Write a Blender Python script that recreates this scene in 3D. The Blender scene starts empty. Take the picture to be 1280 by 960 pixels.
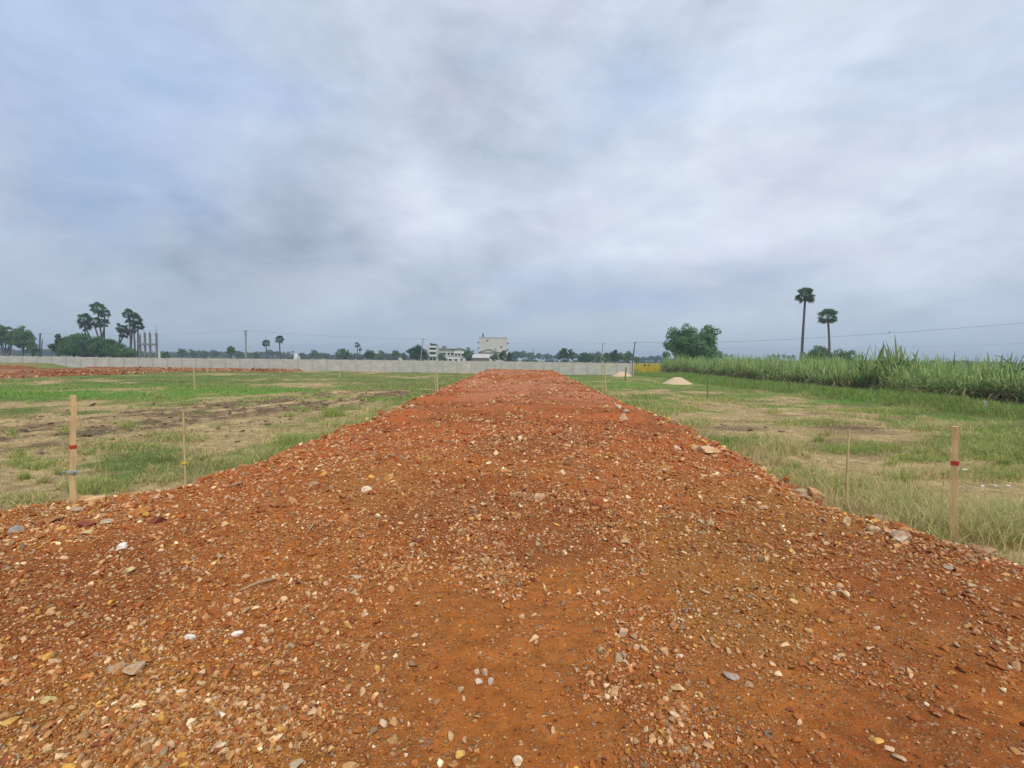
import bpy, math, random
import numpy as np
from mathutils import Vector, Matrix

rng = np.random.default_rng(7)
random.seed(7)
PI = math.pi
scene = bpy.context.scene
col = scene.collection

# ------------------------------------------------------------------ camera
F = 586.0                      # focal length in pixels of a 1280 wide frame
CAMZ = 2.0
M = Matrix.Rotation(math.radians(90 - 2.98), 4, 'X') @ Matrix.Rotation(math.radians(0.70), 4, 'Z')
M = Matrix.Translation((0, 0, CAMZ)) @ M
cam = bpy.data.objects.new('camera', bpy.data.cameras.new('camera'))
col.objects.link(cam)
cam.matrix_world = M
cam.data.sensor_width = 36.0
cam.data.lens = 36.0 * F / 1280.0
cam.data.clip_start = 0.05
cam.data.clip_end = 6000
scene.camera = cam
R3 = M.to_3x3()

def ray(u, v):
    d = R3 @ Vector(((u - 640) / F, -(v - 480) / F, -1.0))
    return d
def at(u, v, z=0.0):
    d = ray(u, v); t = (z - CAMZ) / d.z
    return Vector((d.x * t, d.y * t, z))
def atd(u, v, D):
    d = ray(u, v); t = D / d.y
    return Vector((d.x * t, D, CAMZ + d.z * t))
def hor(u):
    return 449.5 + (u - 640) * 0.0122

# ------------------------------------------------------------------ noise
def _h(ix, iy, s):
    n = (ix.astype(np.int64) * 374761393 + iy.astype(np.int64) * 668265263 + s * 1442695041) & 0xFFFFFFFF
    n = ((n ^ (n >> 13)) * 1274126177) & 0xFFFFFFFF
    n = n ^ (n >> 16)
    return (n & 0xFFFFFF) / float(0xFFFFFF)
def vnoise(x, y, s=0):
    x = np.asarray(x, float); y = np.asarray(y, float)
    ix = np.floor(x); iy = np.floor(y); fx = x - ix; fy = y - iy
    fx = fx * fx * (3 - 2 * fx); fy = fy * fy * (3 - 2 * fy)
    a = _h(ix, iy, s); b = _h(ix + 1, iy, s); c = _h(ix, iy + 1, s); d = _h(ix + 1, iy + 1, s)
    return (a * (1 - fx) + b * fx) * (1 - fy) + (c * (1 - fx) + d * fx) * fy
def fbm(x, y, s=0, o=4):
    v = 0; a = 0.5; t = 0
    for k in range(o):
        v = v + a * vnoise(x * 2 ** k + 17.3 * k, y * 2 ** k - 9.1 * k, s + k); t += a; a *= 0.5
    return v / t
def ss(a, b, x):
    t = np.clip((x - a) / (b - a), 0, 1); return t * t * (3 - 2 * t)
def mixc(c1, c2, m):
    m = np.asarray(m)[..., None]
    return c1 * (1 - m) + c2 * m
A = lambda *c: np.array(c, float)

# ------------------------------------------------------------------ surface functions
LY = [-6, 0, 2.5, 4.1, 4.8, 5.8, 7.8, 10.6, 22, 64]
LX = [-27, -17, -9.6, -6.5, -5.45, -4.5, -4.4, -4.3, -4.15, -3.9]
RY = [-6, 0, 2.3, 3.1, 3.7, 4.1, 5.0, 6.3, 8.5, 10.6, 22, 64]
RX = [24, 14, 8.1, 5.55, 4.65, 4.35, 4.12, 4.05, 4.45, 4.8, 4.85, 5.9]
def edges(y):
    l = np.interp(y, LY, LX) + (fbm(y * 1.1, 0 * y + 3, 5, 4) - .5) * 0.85
    r = np.interp(y, RY, RX) + (fbm(y * 1.1, 0 * y + 8, 9, 4) - .5) * 0.80
    return l, r
ROADEND = 63.0
def roadz(x, y):
    x = np.asarray(x, float); y = np.asarray(y, float)
    l, r = edges(y)
    t = np.minimum(x - l, r - x)
    t = np.minimum(t, (ROADEND - y) * 1.0)
    H = np.interp(y, [0, 10, 40, 62], [0.42, 0.43, 0.54, 0.68])
    near = ss(4, 9, y)
    w = 0.65 + 0.25 * near
    z = H * ss(-0.15, w, t) - 0.10 * ss(0.1, -0.5, t)
    z = z + 0.05 * ss(1, 4, t)
    z = z + (fbm(x * 0.35, y * 0.25, 21, 3) - .5) * 0.09 * ss(0, 1, t)
    z = z + (fbm(x * 2.2, y * 2.2, 22, 3) - .5) * 0.07 * ss(-.2, .3, t)
    z = z + (fbm(x * 0.12, y * 0.55, 26, 2) - .5) * 0.16 * ss(20, 35, y) * ss(0, 1.5, t)
    return z
# ploughed band on the left field
P0 = A(-13, 11.0); P1 = A(-5.0, 30.0); PD = (P1 - P0) / np.linalg.norm(P1 - P0); PN = A(PD[1], -PD[0])
def plough(x, y):
    s = (x - P0[0]) * PN[0] + (y - P0[1]) * PN[1]
    t = (x - P0[0]) * PD[0] + (y - P0[1]) * PD[1]
    m = ss(5.6, 1.6, np.abs(s + 0.3 + (fbm(t * .15, s * .2, 41, 2) - .5) * 1.5) * (1 + .02 * t))
    return m * ss(26, 18, t) , s, t
def fieldz(x, y):
    x = np.asarray(x, float); y = np.asarray(y, float)
    z = (fbm(x * .12, y * .12, 31, 3) - .5) * 0.22 + (fbm(x * 1.1, y * .8, 32, 3) - .5) * 0.07
    z = z * ss(400, 80, np.abs(x) + np.abs(y))
    m, s, t = plough(x, y)
    z = z + m * (np.abs(np.sin(s * 3.4 + (fbm(t * .8, s, 33, 2) - .5) * 3)) - .5) * 0.12
    z = z + m * (fbm(x * 4, y * 4, 34, 2) - .5) * .10
    # grass bank before the cane
    bx = 19.5 + (y - 30) * 0.03
    b = ss(2.4, 0.4, np.abs(x - bx)) * ss(75, 55, y) * ss(6, 12, y)
    z = z + b * (0.30 + .2 * (fbm(x * .8, y * .5, 36, 2) - .5))
    # left bank by the wall
    b = ss(3.0, 0.5, np.abs(y - 63.5)) * ss(-60.5, -63, x)
    z = z + b * 0.70
    return z

GR = A(.125, .185, .050); GB = A(.125, .250, .040); ST = A(.52, .385, .205); ST2 = A(.36, .265, .13)
BR = A(.165, .110, .070); OL = A(.25, .235, .075)
def fieldmix(x, y):
    """returns dry (0..1), soil(0..1), bright (0..1)"""
    x = np.asarray(x, float); y = np.asarray(y, float)
    n = fbm(x * .22, y * .22, 51, 4); n2 = fbm(x * .9, y * .75, 52, 3); n3 = fbm(x * .10, y * .16, 53, 3)
    left = x < 0
    far = ss(15, 22, y - (x + 10) * 0.35)
    dryL = (1 - far) * 0.95 + far * 0.12 * (n > .5)
    dryR = ss(24, 11, y) * ss(13, 9.5, x) * .85 + 0.45 * ss(45, 25, y) * ss(18, 12, x)
    dry = np.where(left, dryL + .6 * ss(11, 7, y), dryR)
    dry = np.clip(dry * .62 + .08 + (n - .5) * 2.6 + (n2 - .5) * 2.0, 0, 1)
    m, s, t = plough(x, y)
    soil = m * ss(.42, .52, fbm(s * 1.9, t * .35, 54, 4) + .03) * ss(.30, .5, fbm(s * 3, t * 2.5, 56, 3))
    # small mud patches on the right
    d = np.hypot((x - 10.7) / 1.5, (y - 14.4) / .4); soil = np.maximum(soil, ss(1.2, .6, d + (n2 - .5)))
    d = np.hypot((x - 6.8) / 1.2, (y - 14.0) / .6); soil = np.maximum(soil, .8 * ss(1.2, .6, d + (n2 - .5)))
    st = ss(.60, .70, fbm(x * .5, y * 1.1, 55, 3)) * ss(40, 25, y) * (x > 0) * .6
    soil = np.maximum(soil, st)
    bright = np.where(left, ss(17, 22, y) * ss(36, 26, y), .45 + 0.4 * ss(14, 22, y)) * ss(.3, .6, n3 + .08)
    gx = np.hypot((x - 13.0) / 3.2, (y - 10.5) / 2.6)
    g = ss(1.2, .7, gx); dry = dry * (1 - g * .8); bright = bright * (1 - g)
    return dry, soil, bright
def fieldcol(x, y):
    dry, soil, bright = fieldmix(x, y)
    c = mixc(GR, GB, bright)
    c = mixc(c, OL, ss(.35, .65, fbm(x * .3, y * .3, 57, 2)) * .55)
    stc = mixc(ST, ST2, fbm(x * 1.7, y * 1.7, 58, 2))
    c = mixc(c, stc, ss(.25, .8, dry))
    c = mixc(c, BR, soil * .9)
    v = .80 + .4 * fbm(x * 2.5, y * 2.5, 59, 3)
    return c * v[..., None]

# ------------------------------------------------------------------ mesh helpers
def mesh_np(name, V, Fs, colors=None, smooth=False):
    """V (n,3); Fs (m,k) uniform polygon size"""
    V = np.asarray(V, np.float32); Fs = np.asarray(Fs, np.int32)
    me = bpy.data.meshes.new(name)
    me.vertices.add(len(V)); me.vertices.foreach_set('co', V.ravel())
    k = Fs.shape[1]
    me.loops.add(Fs.size); me.loops.foreach_set('vertex_index', Fs.ravel())
    me.polygons.add(len(Fs))
    me.polygons.foreach_set('loop_start', np.arange(0, Fs.size, k, dtype=np.int32))
    me.polygons.foreach_set('loop_total', np.full(len(Fs), k, np.int32))
    if smooth: me.polygons.foreach_set('use_smooth', np.ones(len(Fs), bool))
    me.update(calc_edges=True)
    if colors is not None:
        a = me.color_attributes.new('Col', 'FLOAT_COLOR', 'POINT')
        c = np.ones((len(V), 4), np.float32); c[:, :3] = colors
        a.data.foreach_set('color', c.ravel())
    return me
def link(name, me, mat=None, parent=None, loc=None):
    o = bpy.data.objects.new(name, me); col.objects.link(o)
    if mat is not None and me is not None:
        me.materials.clear(); me.materials.append(mat)
    if parent is not None: o.parent = parent
    if loc is not None: o.location = loc
    return o
def tag(o, label=None, cat=None, group=None, kind=None):
    if label: o['label'] = label
    if cat: o['category'] = cat
    if group: o['group'] = group
    if kind: o['kind'] = kind
    return o
def empty(name, loc, rz=0):
    o = bpy.data.objects.new(name, None); col.objects.link(o)
    o.location = loc; o.rotation_euler = (0, 0, rz); o.empty_display_size = .2
    return o

class MB:
    """collects boxes, tubes and polygons into one mesh"""
    def __init__(s): s.v = []; s.f = []; s.c = []
    def add(s, vs, fs, c=None):
        b = len(s.v); s.v += [tuple(v) for v in vs]; s.f += [tuple(i + b for i in f) for f in fs]
        s.c += [tuple(c) if c is not None else (1, 1, 1)] * len(vs)
    def box(s, x0, x1, y0, y1, z0, z1, c=None):
        vs = [(x0, y0, z0), (x1, y0, z0), (x1, y1, z0), (x0, y1, z0), (x0, y0, z1), (x1, y0, z1), (x1, y1, z1), (x0, y1, z1)]
        s.add(vs, [(0, 3, 2, 1), (4, 5, 6, 7), (0, 1, 5, 4), (1, 2, 6, 5), (2, 3, 7, 6), (3, 0, 4, 7)], c)
    def tube(s, pts, rs, n=7, c=None, cap=True):
        pts = [Vector(p) for p in pts]; rings = []
        for i, p in enumerate(pts):
            d = (pts[min(i + 1, len(pts) - 1)] - pts[max(i - 1, 0)]).normalized()
            a = Vector((1, 0, 0)) if abs(d.x) < .8 else Vector((0, 1, 0))
            u = d.cross(a).normalized(); w = d.cross(u)
            rings.append([p + (u * math.cos(2 * PI * k / n) + w * math.sin(2 * PI * k / n)) * rs[i] for k in range(n)])
        vs = [v for r in rings for v in r]; fs = []
        for i in range(len(pts) - 1):
            for k in range(n):
                fs.append((i * n + k, i * n + (k + 1) % n, (i + 1) * n + (k + 1) % n, (i + 1) * n + k))
        if cap:
            fs.append(tuple(reversed(range(n)))); fs.append(tuple(range((len(pts) - 1) * n, len(pts) * n)))
        s.add(vs, fs, c)
    def build(s, name, mat, parent=None, loc=None, smooth=False):
        me = bpy.data.meshes.new(name); me.from_pydata(s.v, [], s.f); me.update()
        a = me.color_attributes.new('Col', 'FLOAT_COLOR', 'POINT')
        c = np.ones((len(s.v), 4), np.float32); c[:, :3] = np.array(s.c) if s.c else 1
        a.data.foreach_set('color', c.ravel())
        if smooth: me.polygons.foreach_set('use_smooth', [True] * len(me.polygons))
        return link(name, me, mat, parent, loc)

# ------------------------------------------------------------------ materials
def mat(name, color=(.5, .5, .5), rough=.85, attr=False, noise=None, bump=None, transl=0, spec=.2, streak=None):
    m = bpy.data.materials.new(name); m.use_nodes = True
    nt = m.node_tree; N = nt.nodes; L = nt.links
    b = N['Principled BSDF']; b.inputs['Roughness'].default_value = rough
    b.inputs['Specular IOR Level'].default_value = spec
    tc = N.new('ShaderNodeTexCoord')
    if attr:
        a = N.new('ShaderNodeAttribute'); a.attribute_name = 'Col'; src = a.outputs['Color']
    else:
        a = N.new('ShaderNodeRGB'); a.outputs[0].default_value = (*color, 1); src = a.outputs[0]
    if noise:                                   # (scale, amount[, squash z])
        n = N.new('ShaderNodeTexNoise'); n.inputs['Scale'].default_value = noise[0]; n.inputs['Detail'].default_value = 6
        n.inputs['Roughness'].default_value = .65
        mp = N.new('ShaderNodeMapping'); mp.inputs['Scale'].default_value = noise[2] if len(noise) > 2 else (1, 1, 1)
        L.new(tc.outputs['Object'], mp.inputs[0]); L.new(mp.outputs[0], n.inputs['Vector'])
        mr = N.new('ShaderNodeMapRange'); mr.inputs[1].default_value = .3; mr.inputs[2].default_value = .7
        mr.inputs[3].default_value = 1 - noise[1]; mr.inputs[4].default_value = 1 + noise[1]
        L.new(n.outputs['Fac'], mr.inputs[0])
        mx = N.new('ShaderNodeVectorMath'); mx.operation = 'SCALE'
        L.new(src, mx.inputs[0]); L.new(mr.outputs[0], mx.inputs['Scale']); src = mx.outputs[0]
    L.new(src, b.inputs['Base Color'])
    if bump:                                    # (scale, distance)
        n = N.new('ShaderNodeTexNoise'); n.inputs['Scale'].default_value = bump[0]; n.inputs['Detail'].default_value = 5
        L.new(tc.outputs['Object'], n.inputs['Vector'])
        bp = N.new('ShaderNodeBump'); bp.inputs['Distance'].default_value = bump[1]; bp.inputs['Strength'].default_value = 1
        L.new(n.outputs['Fac'], bp.inputs['Height']); L.new(bp.outputs[0], b.inputs['Normal'])
    if transl:
        t = N.new('ShaderNodeBsdfTranslucent'); L.new(src, t.inputs['Color'])
        ms = N.new('ShaderNodeMixShader'); ms.inputs[0].default_value = transl
        L.new(b.outputs[0], ms.inputs[1]); L.new(t.outputs[0], ms.inputs[2])
        L.new(ms.outputs[0], N['Material Output'].inputs['Surface'])
    return m

M_leaf = mat('foliage', attr=True, rough=.6, transl=.42)
M_grass = mat('grass_blades', attr=True, rough=.7, transl=.38)
M_stone = mat('stone', attr=True, rough=.85, noise=(45, .28), bump=(60, .004), spec=.25)
M_rock = mat('rock', attr=True, rough=.88, noise=(22, .32), bump=(30, .012), spec=.2)
M_bark = mat('bark', (.11, .10, .095), noise=(3, .3, (6, 6, 1)), bump=(12, .03))
M_palmbark = mat('palm_bark', (.085, .08, .085), noise=(2.5, .25, (1, 1, 5)))
M_wood = mat('stake_wood', (.60, .42, .21), rough=.7, noise=(16, .22, (3, 3, .25)), bump=(60, .002))
M_bamboo = mat('bamboo', (.50, .40, .20), rough=.6, noise=(20, .2, (1, 1, .4)))
M_bamboog = mat('green_bamboo', (.17, .18, .085), rough=.6, noise=(20, .2))
M_red = mat('red_paint', (.40, .045, .03), rough=.6, noise=(40, .2))
M_cloth = mat('grey_blue_rag', (.30, .36, .38), rough=.9, noise=(40, .3))
M_yellow = mat('yellow_ribbon', (.70, .52, .06), rough=.6)
M_conc = mat('wall_concrete', (.47, .455, .42), rough=.95, noise=(.9, .17, (1, 1, 1.6)), bump=(8, .01))
M_conc2 = mat('post_concrete', (.42, .40, .37), rough=.95, noise=(2, .15))
M_white = mat('white_plaster', (.64, .64, .62), rough=.9, noise=(.6, .12))
M_grey = mat('grey_plaster', (.54, .52, .48), rough=.95, noise=(.35, .10))
M_greyd = mat('raw_concrete', (.20, .20, .20), rough=.95, noise=(1, .2))
M_dark = mat('dark_opening', (.035, .04, .05), rough=.4)
M_roof = mat('roof_sheet', (.22, .20, .195), rough=.8, noise=(.7, .2))
M_lightroof = mat('pale_roof_sheet', (.50, .49, .47), rough=.7, noise=(.7, .12))
M_pole = mat('pole_concrete', (.27, .27, .265), rough=.9, noise=(1, .15))
M_metal = mat('dark_iron', (.07, .07, .075), rough=.6)
M_wire = mat('wire', (.045, .045, .05), rough=.6)
M_sand = mat('sand', (.60, .45, .30), rough=1, noise=(6, .12), bump=(14, .04))
M_scrap = mat('white_plastic', (.82, .84, .86), rough=.5)
M_bird = mat('bird_feathers', (.03, .03, .035), rough=.7)
M_twig = mat('dry_stick', (.40, .30, .17), rough=.8, noise=(20, .2))

# ground material
def ground_mat():
    m = mat('field_ground', attr=True, rough=1, spec=.05)
    nt = m.node_tree; N = nt.nodes; L = nt.links; b = N['Principled BSDF']
    src = b.inputs['Base Color'].links[0].from_socket
    tc = N.new('ShaderNodeTexCoord')
    def noise(sc, det, ro=.7, mapping=None):
        n = N.new('ShaderNodeTexNoise'); n.inputs['Scale'].default_value = sc; n.inputs['Detail'].default_value = det
        n.inputs['Roughness'].default_value = ro
        if mapping:
            mp = N.new('ShaderNodeMapping'); mp.inputs['Scale'].default_value = mapping
            L.new(tc.outputs['Object'], mp.inputs[0]); L.new(mp.outputs[0], n.inputs['Vector'])
        else: L.new(tc.outputs['Object'], n.inputs['Vector'])
        return n.outputs['Fac']
    n1 = noise(5, 8, .75)
    mr = N.new('ShaderNodeMapRange'); mr.inputs[1].default_value = .35; mr.inputs[2].default_value = .65
    mr.inputs[3].default_value = .55; mr.inputs[4].default_value = 1.35; L.new(n1, mr.inputs[0])
    mx = N.new('ShaderNodeVectorMath'); mx.operation = 'SCALE'; L.new(src, mx.inputs[0]); L.new(mr.outputs[0], mx.inputs['Scale'])
    n2 = noise(2.2, 8, .7, (1, .8, 1))
    mr2 = N.new('ShaderNodeMapRange'); mr2.inputs[1].default_value = .52; mr2.inputs[2].default_value = .66; L.new(n2, mr2.inputs[0])
    mr2.inputs[4].default_value = .45
    mix = N.new('ShaderNodeMix'); mix.data_type = 'RGBA'; L.new(mr2.outputs[0], mix.inputs['Factor'])
    L.new(mx.outputs[0], mix.inputs['A']); mix.inputs['B'].default_value = (.30, .23, .12, 1)
    L.new(mix.outputs['Result'], b.inputs['Base Color'])
    bp = N.new('ShaderNodeBump'); bp.inputs['Distance'].default_value = .06; L.new(n1, bp.inputs['Height'])
    L.new(bp.outputs[0], b.inputs['Normal'])
    return m
M_ground = ground_mat()

def road_mat():
    m = mat('laterite', attr=True, rough=1, spec=.08)
    nt = m.node_tree; N = nt.nodes; L = nt.links; b = N['Principled BSDF']
    src = b.inputs['Base Color'].links[0].from_socket
    tc = N.new('ShaderNodeTexCoord'); P = tc.outputs['Object']
    def math_(op, a, c=None):
        n = N.new('ShaderNodeMath'); n.operation = op
        for i, q in enumerate((a, c)):
            if q is None: continue
            if isinstance(q, (int, float)): n.inputs[i].default_value = q
            else: L.new(q, n.inputs[i])
        return n.outputs[0]
    warp = N.new('ShaderNodeTexNoise'); warp.inputs['Scale'].default_value = 30; L.new(P, warp.inputs['Vector'])
    wv = N.new('ShaderNodeVectorMath'); wv.operation = 'MULTIPLY_ADD'
    L.new(warp.outputs['Color'], wv.inputs[0]); wv.inputs[1].default_value = (.02, .02, .02); L.new(P, wv.inputs[2])
    n1 = N.new('ShaderNodeTexNoise'); n1.inputs['Scale'].default_value = 9; n1.inputs['Detail'].default_value = 9; n1.inputs['Roughness'].default_value = .75
    L.new(P, n1.inputs['Vector'])
    mr = N.new('ShaderNodeMapRange'); mr.inputs[1].default_value = .35; mr.inputs[2].default_value = .65
    mr.inputs[3].default_value = .66; mr.inputs[4].default_value = 1.30; L.new(n1.outputs['Fac'], mr.inputs[0])
    base = N.new('ShaderNodeVectorMath'); base.operation = 'SCALE'; L.new(src, base.inputs[0]); L.new(mr.outputs[0], base.inputs['Scale'])
    cur = base.outputs[0]; height = n1.outputs['Fac']; hs = math_('MULTIPLY', height, .5)
    patch = N.new('ShaderNodeTexNoise'); patch.inputs['Scale'].default_value = 1.3; patch.inputs['Detail'].default_value = 3; L.new(P, patch.inputs['Vector'])
    for sc, thr, hh in ((42, .72, .8), (95, .66, .4), (210, .62, .2)):
        v = N.new('ShaderNodeTexVoronoi'); v.inputs['Scale'].default_value = sc; L.new(wv.outputs[0], v.inputs['Vector'])
        sep = N.new('ShaderNodeSeparateColor'); L.new(v.outputs['Color'], sep.inputs[0])
        val = math_('ADD', sep.outputs[0], math_('MULTIPLY', math_('SUBTRACT', patch.outputs['Fac'], .5), 1.2))
        on = math_('GREATER_THAN', val, thr)
        rad = math_('LESS_THAN', v.outputs['Distance'], .46)
        mask = math_('MULTIPLY', on, rad)
        ramp = N.new('ShaderNodeValToRGB'); ramp.color_ramp.interpolation = 'CONSTANT'
        cs = [(0, (.42, .18, .08)), (.2, (.50, .27, .10)), (.38, (.55, .30, .08)), (.52, (.26, .08, .03)), (.68, (.46, .28, .15)), (.86, (.72, .52, .32)), (.94, (.34, .24, .16))]
        e = ramp.color_ramp.elements
        e[0].position = 0; e[0].color = (*cs[0][1], 1); e[1].position = cs[1][0]; e[1].color = (*cs[1][1], 1)
        for p, c in cs[2:]:
            q = e.new(p); q.color = (*c, 1)
        L.new(sep.outputs[1], ramp.inputs[0])
        mix = N.new('ShaderNodeMix'); mix.data_type = 'RGBA'; L.new(math_('MULTIPLY', mask, .62), mix.inputs['Factor'])
        L.new(cur, mix.inputs['A']); L.new(ramp.outputs[0], mix.inputs['B']); cur = mix.outputs['Result']
        bumpv = math_('MULTIPLY', math_('MULTIPLY', math_('SUBTRACT', .5, v.outputs['Distance']), mask), hh)
        hs = math_('ADD', hs, bumpv)
    L.new(cur, b.inputs['Base Color'])
    bp = N.new('ShaderNodeBump'); bp.inputs['Distance'].default_value = .045; bp.inputs['Strength'].default_value = 1
    L.new(hs, bp.inputs['Height']); L.new(bp.outputs[0], b.inputs['Normal'])
    return m
M_road = road_mat()

# ------------------------------------------------------------------ ground
def axis(points):
    out = []
    for (a, b_, st0, st1) in points:
        x = a
        while x < b_ - 1e-6:
            out.append(x); f = (x - a) / (b_ - a); x += st0 + (st1 - st0) * f
    out.append(points[-1][1]); return np.array(out)
xp = axis([(0, 16, .11, .16), (16, 60, .2, .6), (60, 200, 1, 12), (200, 1500, 20, 150)])
xs = np.concatenate([-xp[::-1][:-1], xp])
ys = np.concatenate([-axis([(4, 40, 1, 6), (40, 1500, 20, 200)])[::-1], axis([(-3.9, 4, .8, .3), (4, 22, .10, .16), (22, 75, .2, .7), (75, 200, 1, 10), (200, 1500, 20, 150)])])
X, Y = np.meshgrid(xs, ys)
Z = fieldz(X, Y)
l, r = edges(Y)
inside = (X > l + .55) & (X < r - .55) & (Y < ROADEND - .6) & (Y > -5.5)
Z = np.where(inside, np.minimum(Z, 0) - .25, Z)
C = fieldcol(X.ravel(), Y.ravel())
xr, yr = X.ravel(), Y.ravel()
# yellow flowering field beyond the wall's end
ym = ss(88, 95, yr) * ss(420, 330, yr) * ss(17, 21, xr - (yr - 95) * .05) * ss(160, 120, xr)
C = mixc(C, A(.50, .36, .03) * (.8 + .4 * fbm(xr * .1, yr * .1, 71, 2))[..., None], ym)
# bare yellowish band at the left bank
bm = ss(3, 1, np.abs(yr - 63)) * ss(-60, -63, xr)
C = mixc(C, A(.25, .225, .08), bm * .7)
nx, ny = len(xs), len(ys)
idx = np.arange(nx * ny).reshape(ny, nx)
Q = np.stack([idx[:-1, :-1], idx[:-1, 1:], idx[1:, 1:], idx[1:, :-1]], -1).reshape(-1, 4)
me = mesh_np('field_ground', np.stack([xr, yr, Z.ravel()], -1), Q, C, smooth=True)
tag(link('ground', me, M_ground), kind='structure')

# ------------------------------------------------------------------ road
SOILN = A(.400, .130, .028); SOILM = A(.450, .116, .028); SOILF = A(.50, .19, .10)
def roadcol(x, y):
    n = fbm(x * .5, y * .35, 61, 3)
    c = mixc(SOILN, SOILM, ss(3.5, 9, y + (n - .5) * 4))
    # pinkish stony bands further off
    p = ss(.50, .62, fbm(x * .22, y * .16, 62, 3)) * ss(12, 22, y)
    c = mixc(c, SOILF, p * .85)
    p = ss(.5, .62, fbm(x * .7, y * .7, 63, 3))
    c = mixc(c, A(.24, .062, .016), p * .55)
    p = ss(.56, .66, fbm(x * .6, y * .6, 64, 3)) * ss(9, 5, y)
    c = mixc(c, A(.38, .17, .035), p * .5)
    return c * (.92 + .16 * fbm(x * 3, y * 3, 65, 3))[..., None]
us = np.linspace(-1.0, 1.0, 300); us = us * (.75 + .25 * np.abs(us))     # finer near the middle
yy = [-5.5]
while yy[-1] < ROADEND + .35: yy.append(yy[-1] + (.3 if yy[-1] < .6 else .012 + yy[-1] * .0062))
yy = np.array(yy)
l0 = np.interp(yy, LY, LX) - .8; r0 = np.interp(yy, RY, RX) + .8
RXm = (l0 + r0)[:, None] / 2 + us[None, :] * (r0 - l0)[:, None] / 2
RYm = np.repeat(yy[:, None], len(us), 1)
RZm = roadz(RXm, RYm)
Cr = roadcol(RXm.ravel(), RYm.ravel())
idx = np.arange(RXm.size).reshape(RXm.shape)
Q = np.stack([idx[:-1, :-1], idx[:-1, 1:], idx[1:, 1:], idx[1:, :-1]], -1).reshape(-1, 4)
me = mesh_np('laterite_road', np.stack([RXm.ravel(), RYm.ravel(), RZm.ravel()], -1), Q, Cr, smooth=True)
tag(link('road', me, M_road), kind='structure')

def surf(x, y):
    l, r = edges(np.asarray(float(y)))
    a = float(fieldz(x, y)); 
    if y < ROADEND and x > l - .4 and x < r + .4: a = max(a, float(roadz(x, y))) if (x < l + .55 or x > r - .55) else float(roadz(x, y))
    return a
def hit(u, v):
    z = 0.3
    for _ in range(14):
        p = at(u, v, z); z = z * .4 + .6 * surf(p.x, p.y)
    return at(u, v, z)

# other raised earth roads on the left, near the wall
def berm(name, x0, x1, y0, y1, h, n=.25, stepx=.35, stepy=.35):
    gx = np.arange(x0 - 1, x1 + 1.01, stepx); gy = np.arange(y0 - 1, y1 + 1.01, stepy)
    X, Y = np.meshgrid(gx, gy)
    jx = (fbm(Y * .6, X * .1, 81, 3) - .5) * 1.0; jy = (fbm(X * .6, Y * .1, 82, 3) - .5) * 1.0
    t = np.minimum(np.minimum(X - x0 + jx, x1 - X + jx), np.minimum(Y - y0 + jy, y1 - Y + jy))
    Z = h * ss(-.2, .8, t) - .15 * ss(.1, -.6, t) + (fbm(X * 1.4, Y * 1.4, 83, 3) - .5) * n * ss(0, .5, t)
    Z = Z + fieldz(X, Y) * ss(.5, 0, t)
    c = mixc(A(.20, .062, .030), A(.30, .17, .10), ss(.45, .65, fbm(X * .9, Y * .9, 84, 3)).ravel())
    idx = np.arange(X.size).reshape(X.shape)
    Q = np.stack([idx[:-1, :-1], idx[:-1, 1:], idx[1:, 1:], idx[1:, :-1]], -1).reshape(-1, 4)
    me = mesh_np(name, np.stack([X.ravel(), Y.ravel(), Z.ravel()], -1), Q, c, smooth=True)
    return tag(link(name, me, M_road), kind='structure')
berm('side_road', -53, -41, 12, 60.2, .36)
berm('cross_road', -57, -28.5, 61.4, 64.8, .34)
berm('earth_bank', -95, -60.5, 57.5, 60.2, .50)

# ------------------------------------------------------------------ stones
def ico(sub):
    t = (1 + 5 ** .5) / 2
    v = [(-1, t, 0), (1, t, 0), (-1, -t, 0), (1, -t, 0), (0, -1, t), (0, 1, t), (0, -1, -t), (0, 1, -t), (t, 0, -1), (t, 0, 1), (-t, 0, -1), (-t, 0, 1)]
    f = [(0, 11, 5), (0, 5, 1), (0, 1, 7), (0, 7, 10), (0, 10, 11), (1, 5, 9), (5, 11, 4), (11, 10, 2), (10, 7, 6), (7, 1, 8), (3, 9, 4), (3, 4, 2), (3, 2, 6), (3, 6, 8), (3, 8, 9), (4, 9, 5), (2, 4, 11), (6, 2, 10), (8, 6, 7), (9, 8, 1)]
    v = [np.array(q) / np.linalg.norm(q) for q in v]
    for _ in range(sub):
        cache = {}; nf = []
        def mid(a, b):
            k = (min(a, b), max(a, b))
            if k not in cache:
                m = v[a] + v[b]; v.append(m / np.linalg.norm(m)); cache[k] = len(v) - 1
            return cache[k]
        for a, b, c in f:
            ab, bc, ca = mid(a, b), mid(b, c), mid(c, a)
            nf += [(a, ab, ca), (b, bc, ab), (c, ca, bc), (ab, bc, ca)]
        f = nf
    return np.array(v), np.array(f)
ICO = [ico(0), ico(1), ico(2), ico(3)]
def rockshape(sub, rs, cuts=9, lo=.45, hi=.8, rough=.05):
    v, f = ICO[sub]; v = v * (1 + rs.normal(0, rough, (len(v), 1)))
    for _ in range(cuts):
        n = rs.normal(size=3); n /= np.linalg.norm(n); d = rs.uniform(lo, hi)
        k = v @ n; m = k > d
        v = v.copy(); v[m] -= (k[m] - d)[:, None] * n
    v = v / np.abs(v).max(0)
    return v, f
STC = np.array([(.36, .12, .045), (.40, .18, .07), (.56, .33, .14), (.62, .37, .09), (.74, .54, .32), (.22, .07, .035), (.40, .30, .18), (.58, .38, .22), (.88, .72, .50), (.28, .215, .15), (.52, .22, .08)])
STC = STC * A(1.0, .94, .86)
STP = np.array([.13, .17, .18, .055, .12, .07, .08, .15, .03, .03, .02]); STP = STP / STP.sum()
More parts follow.
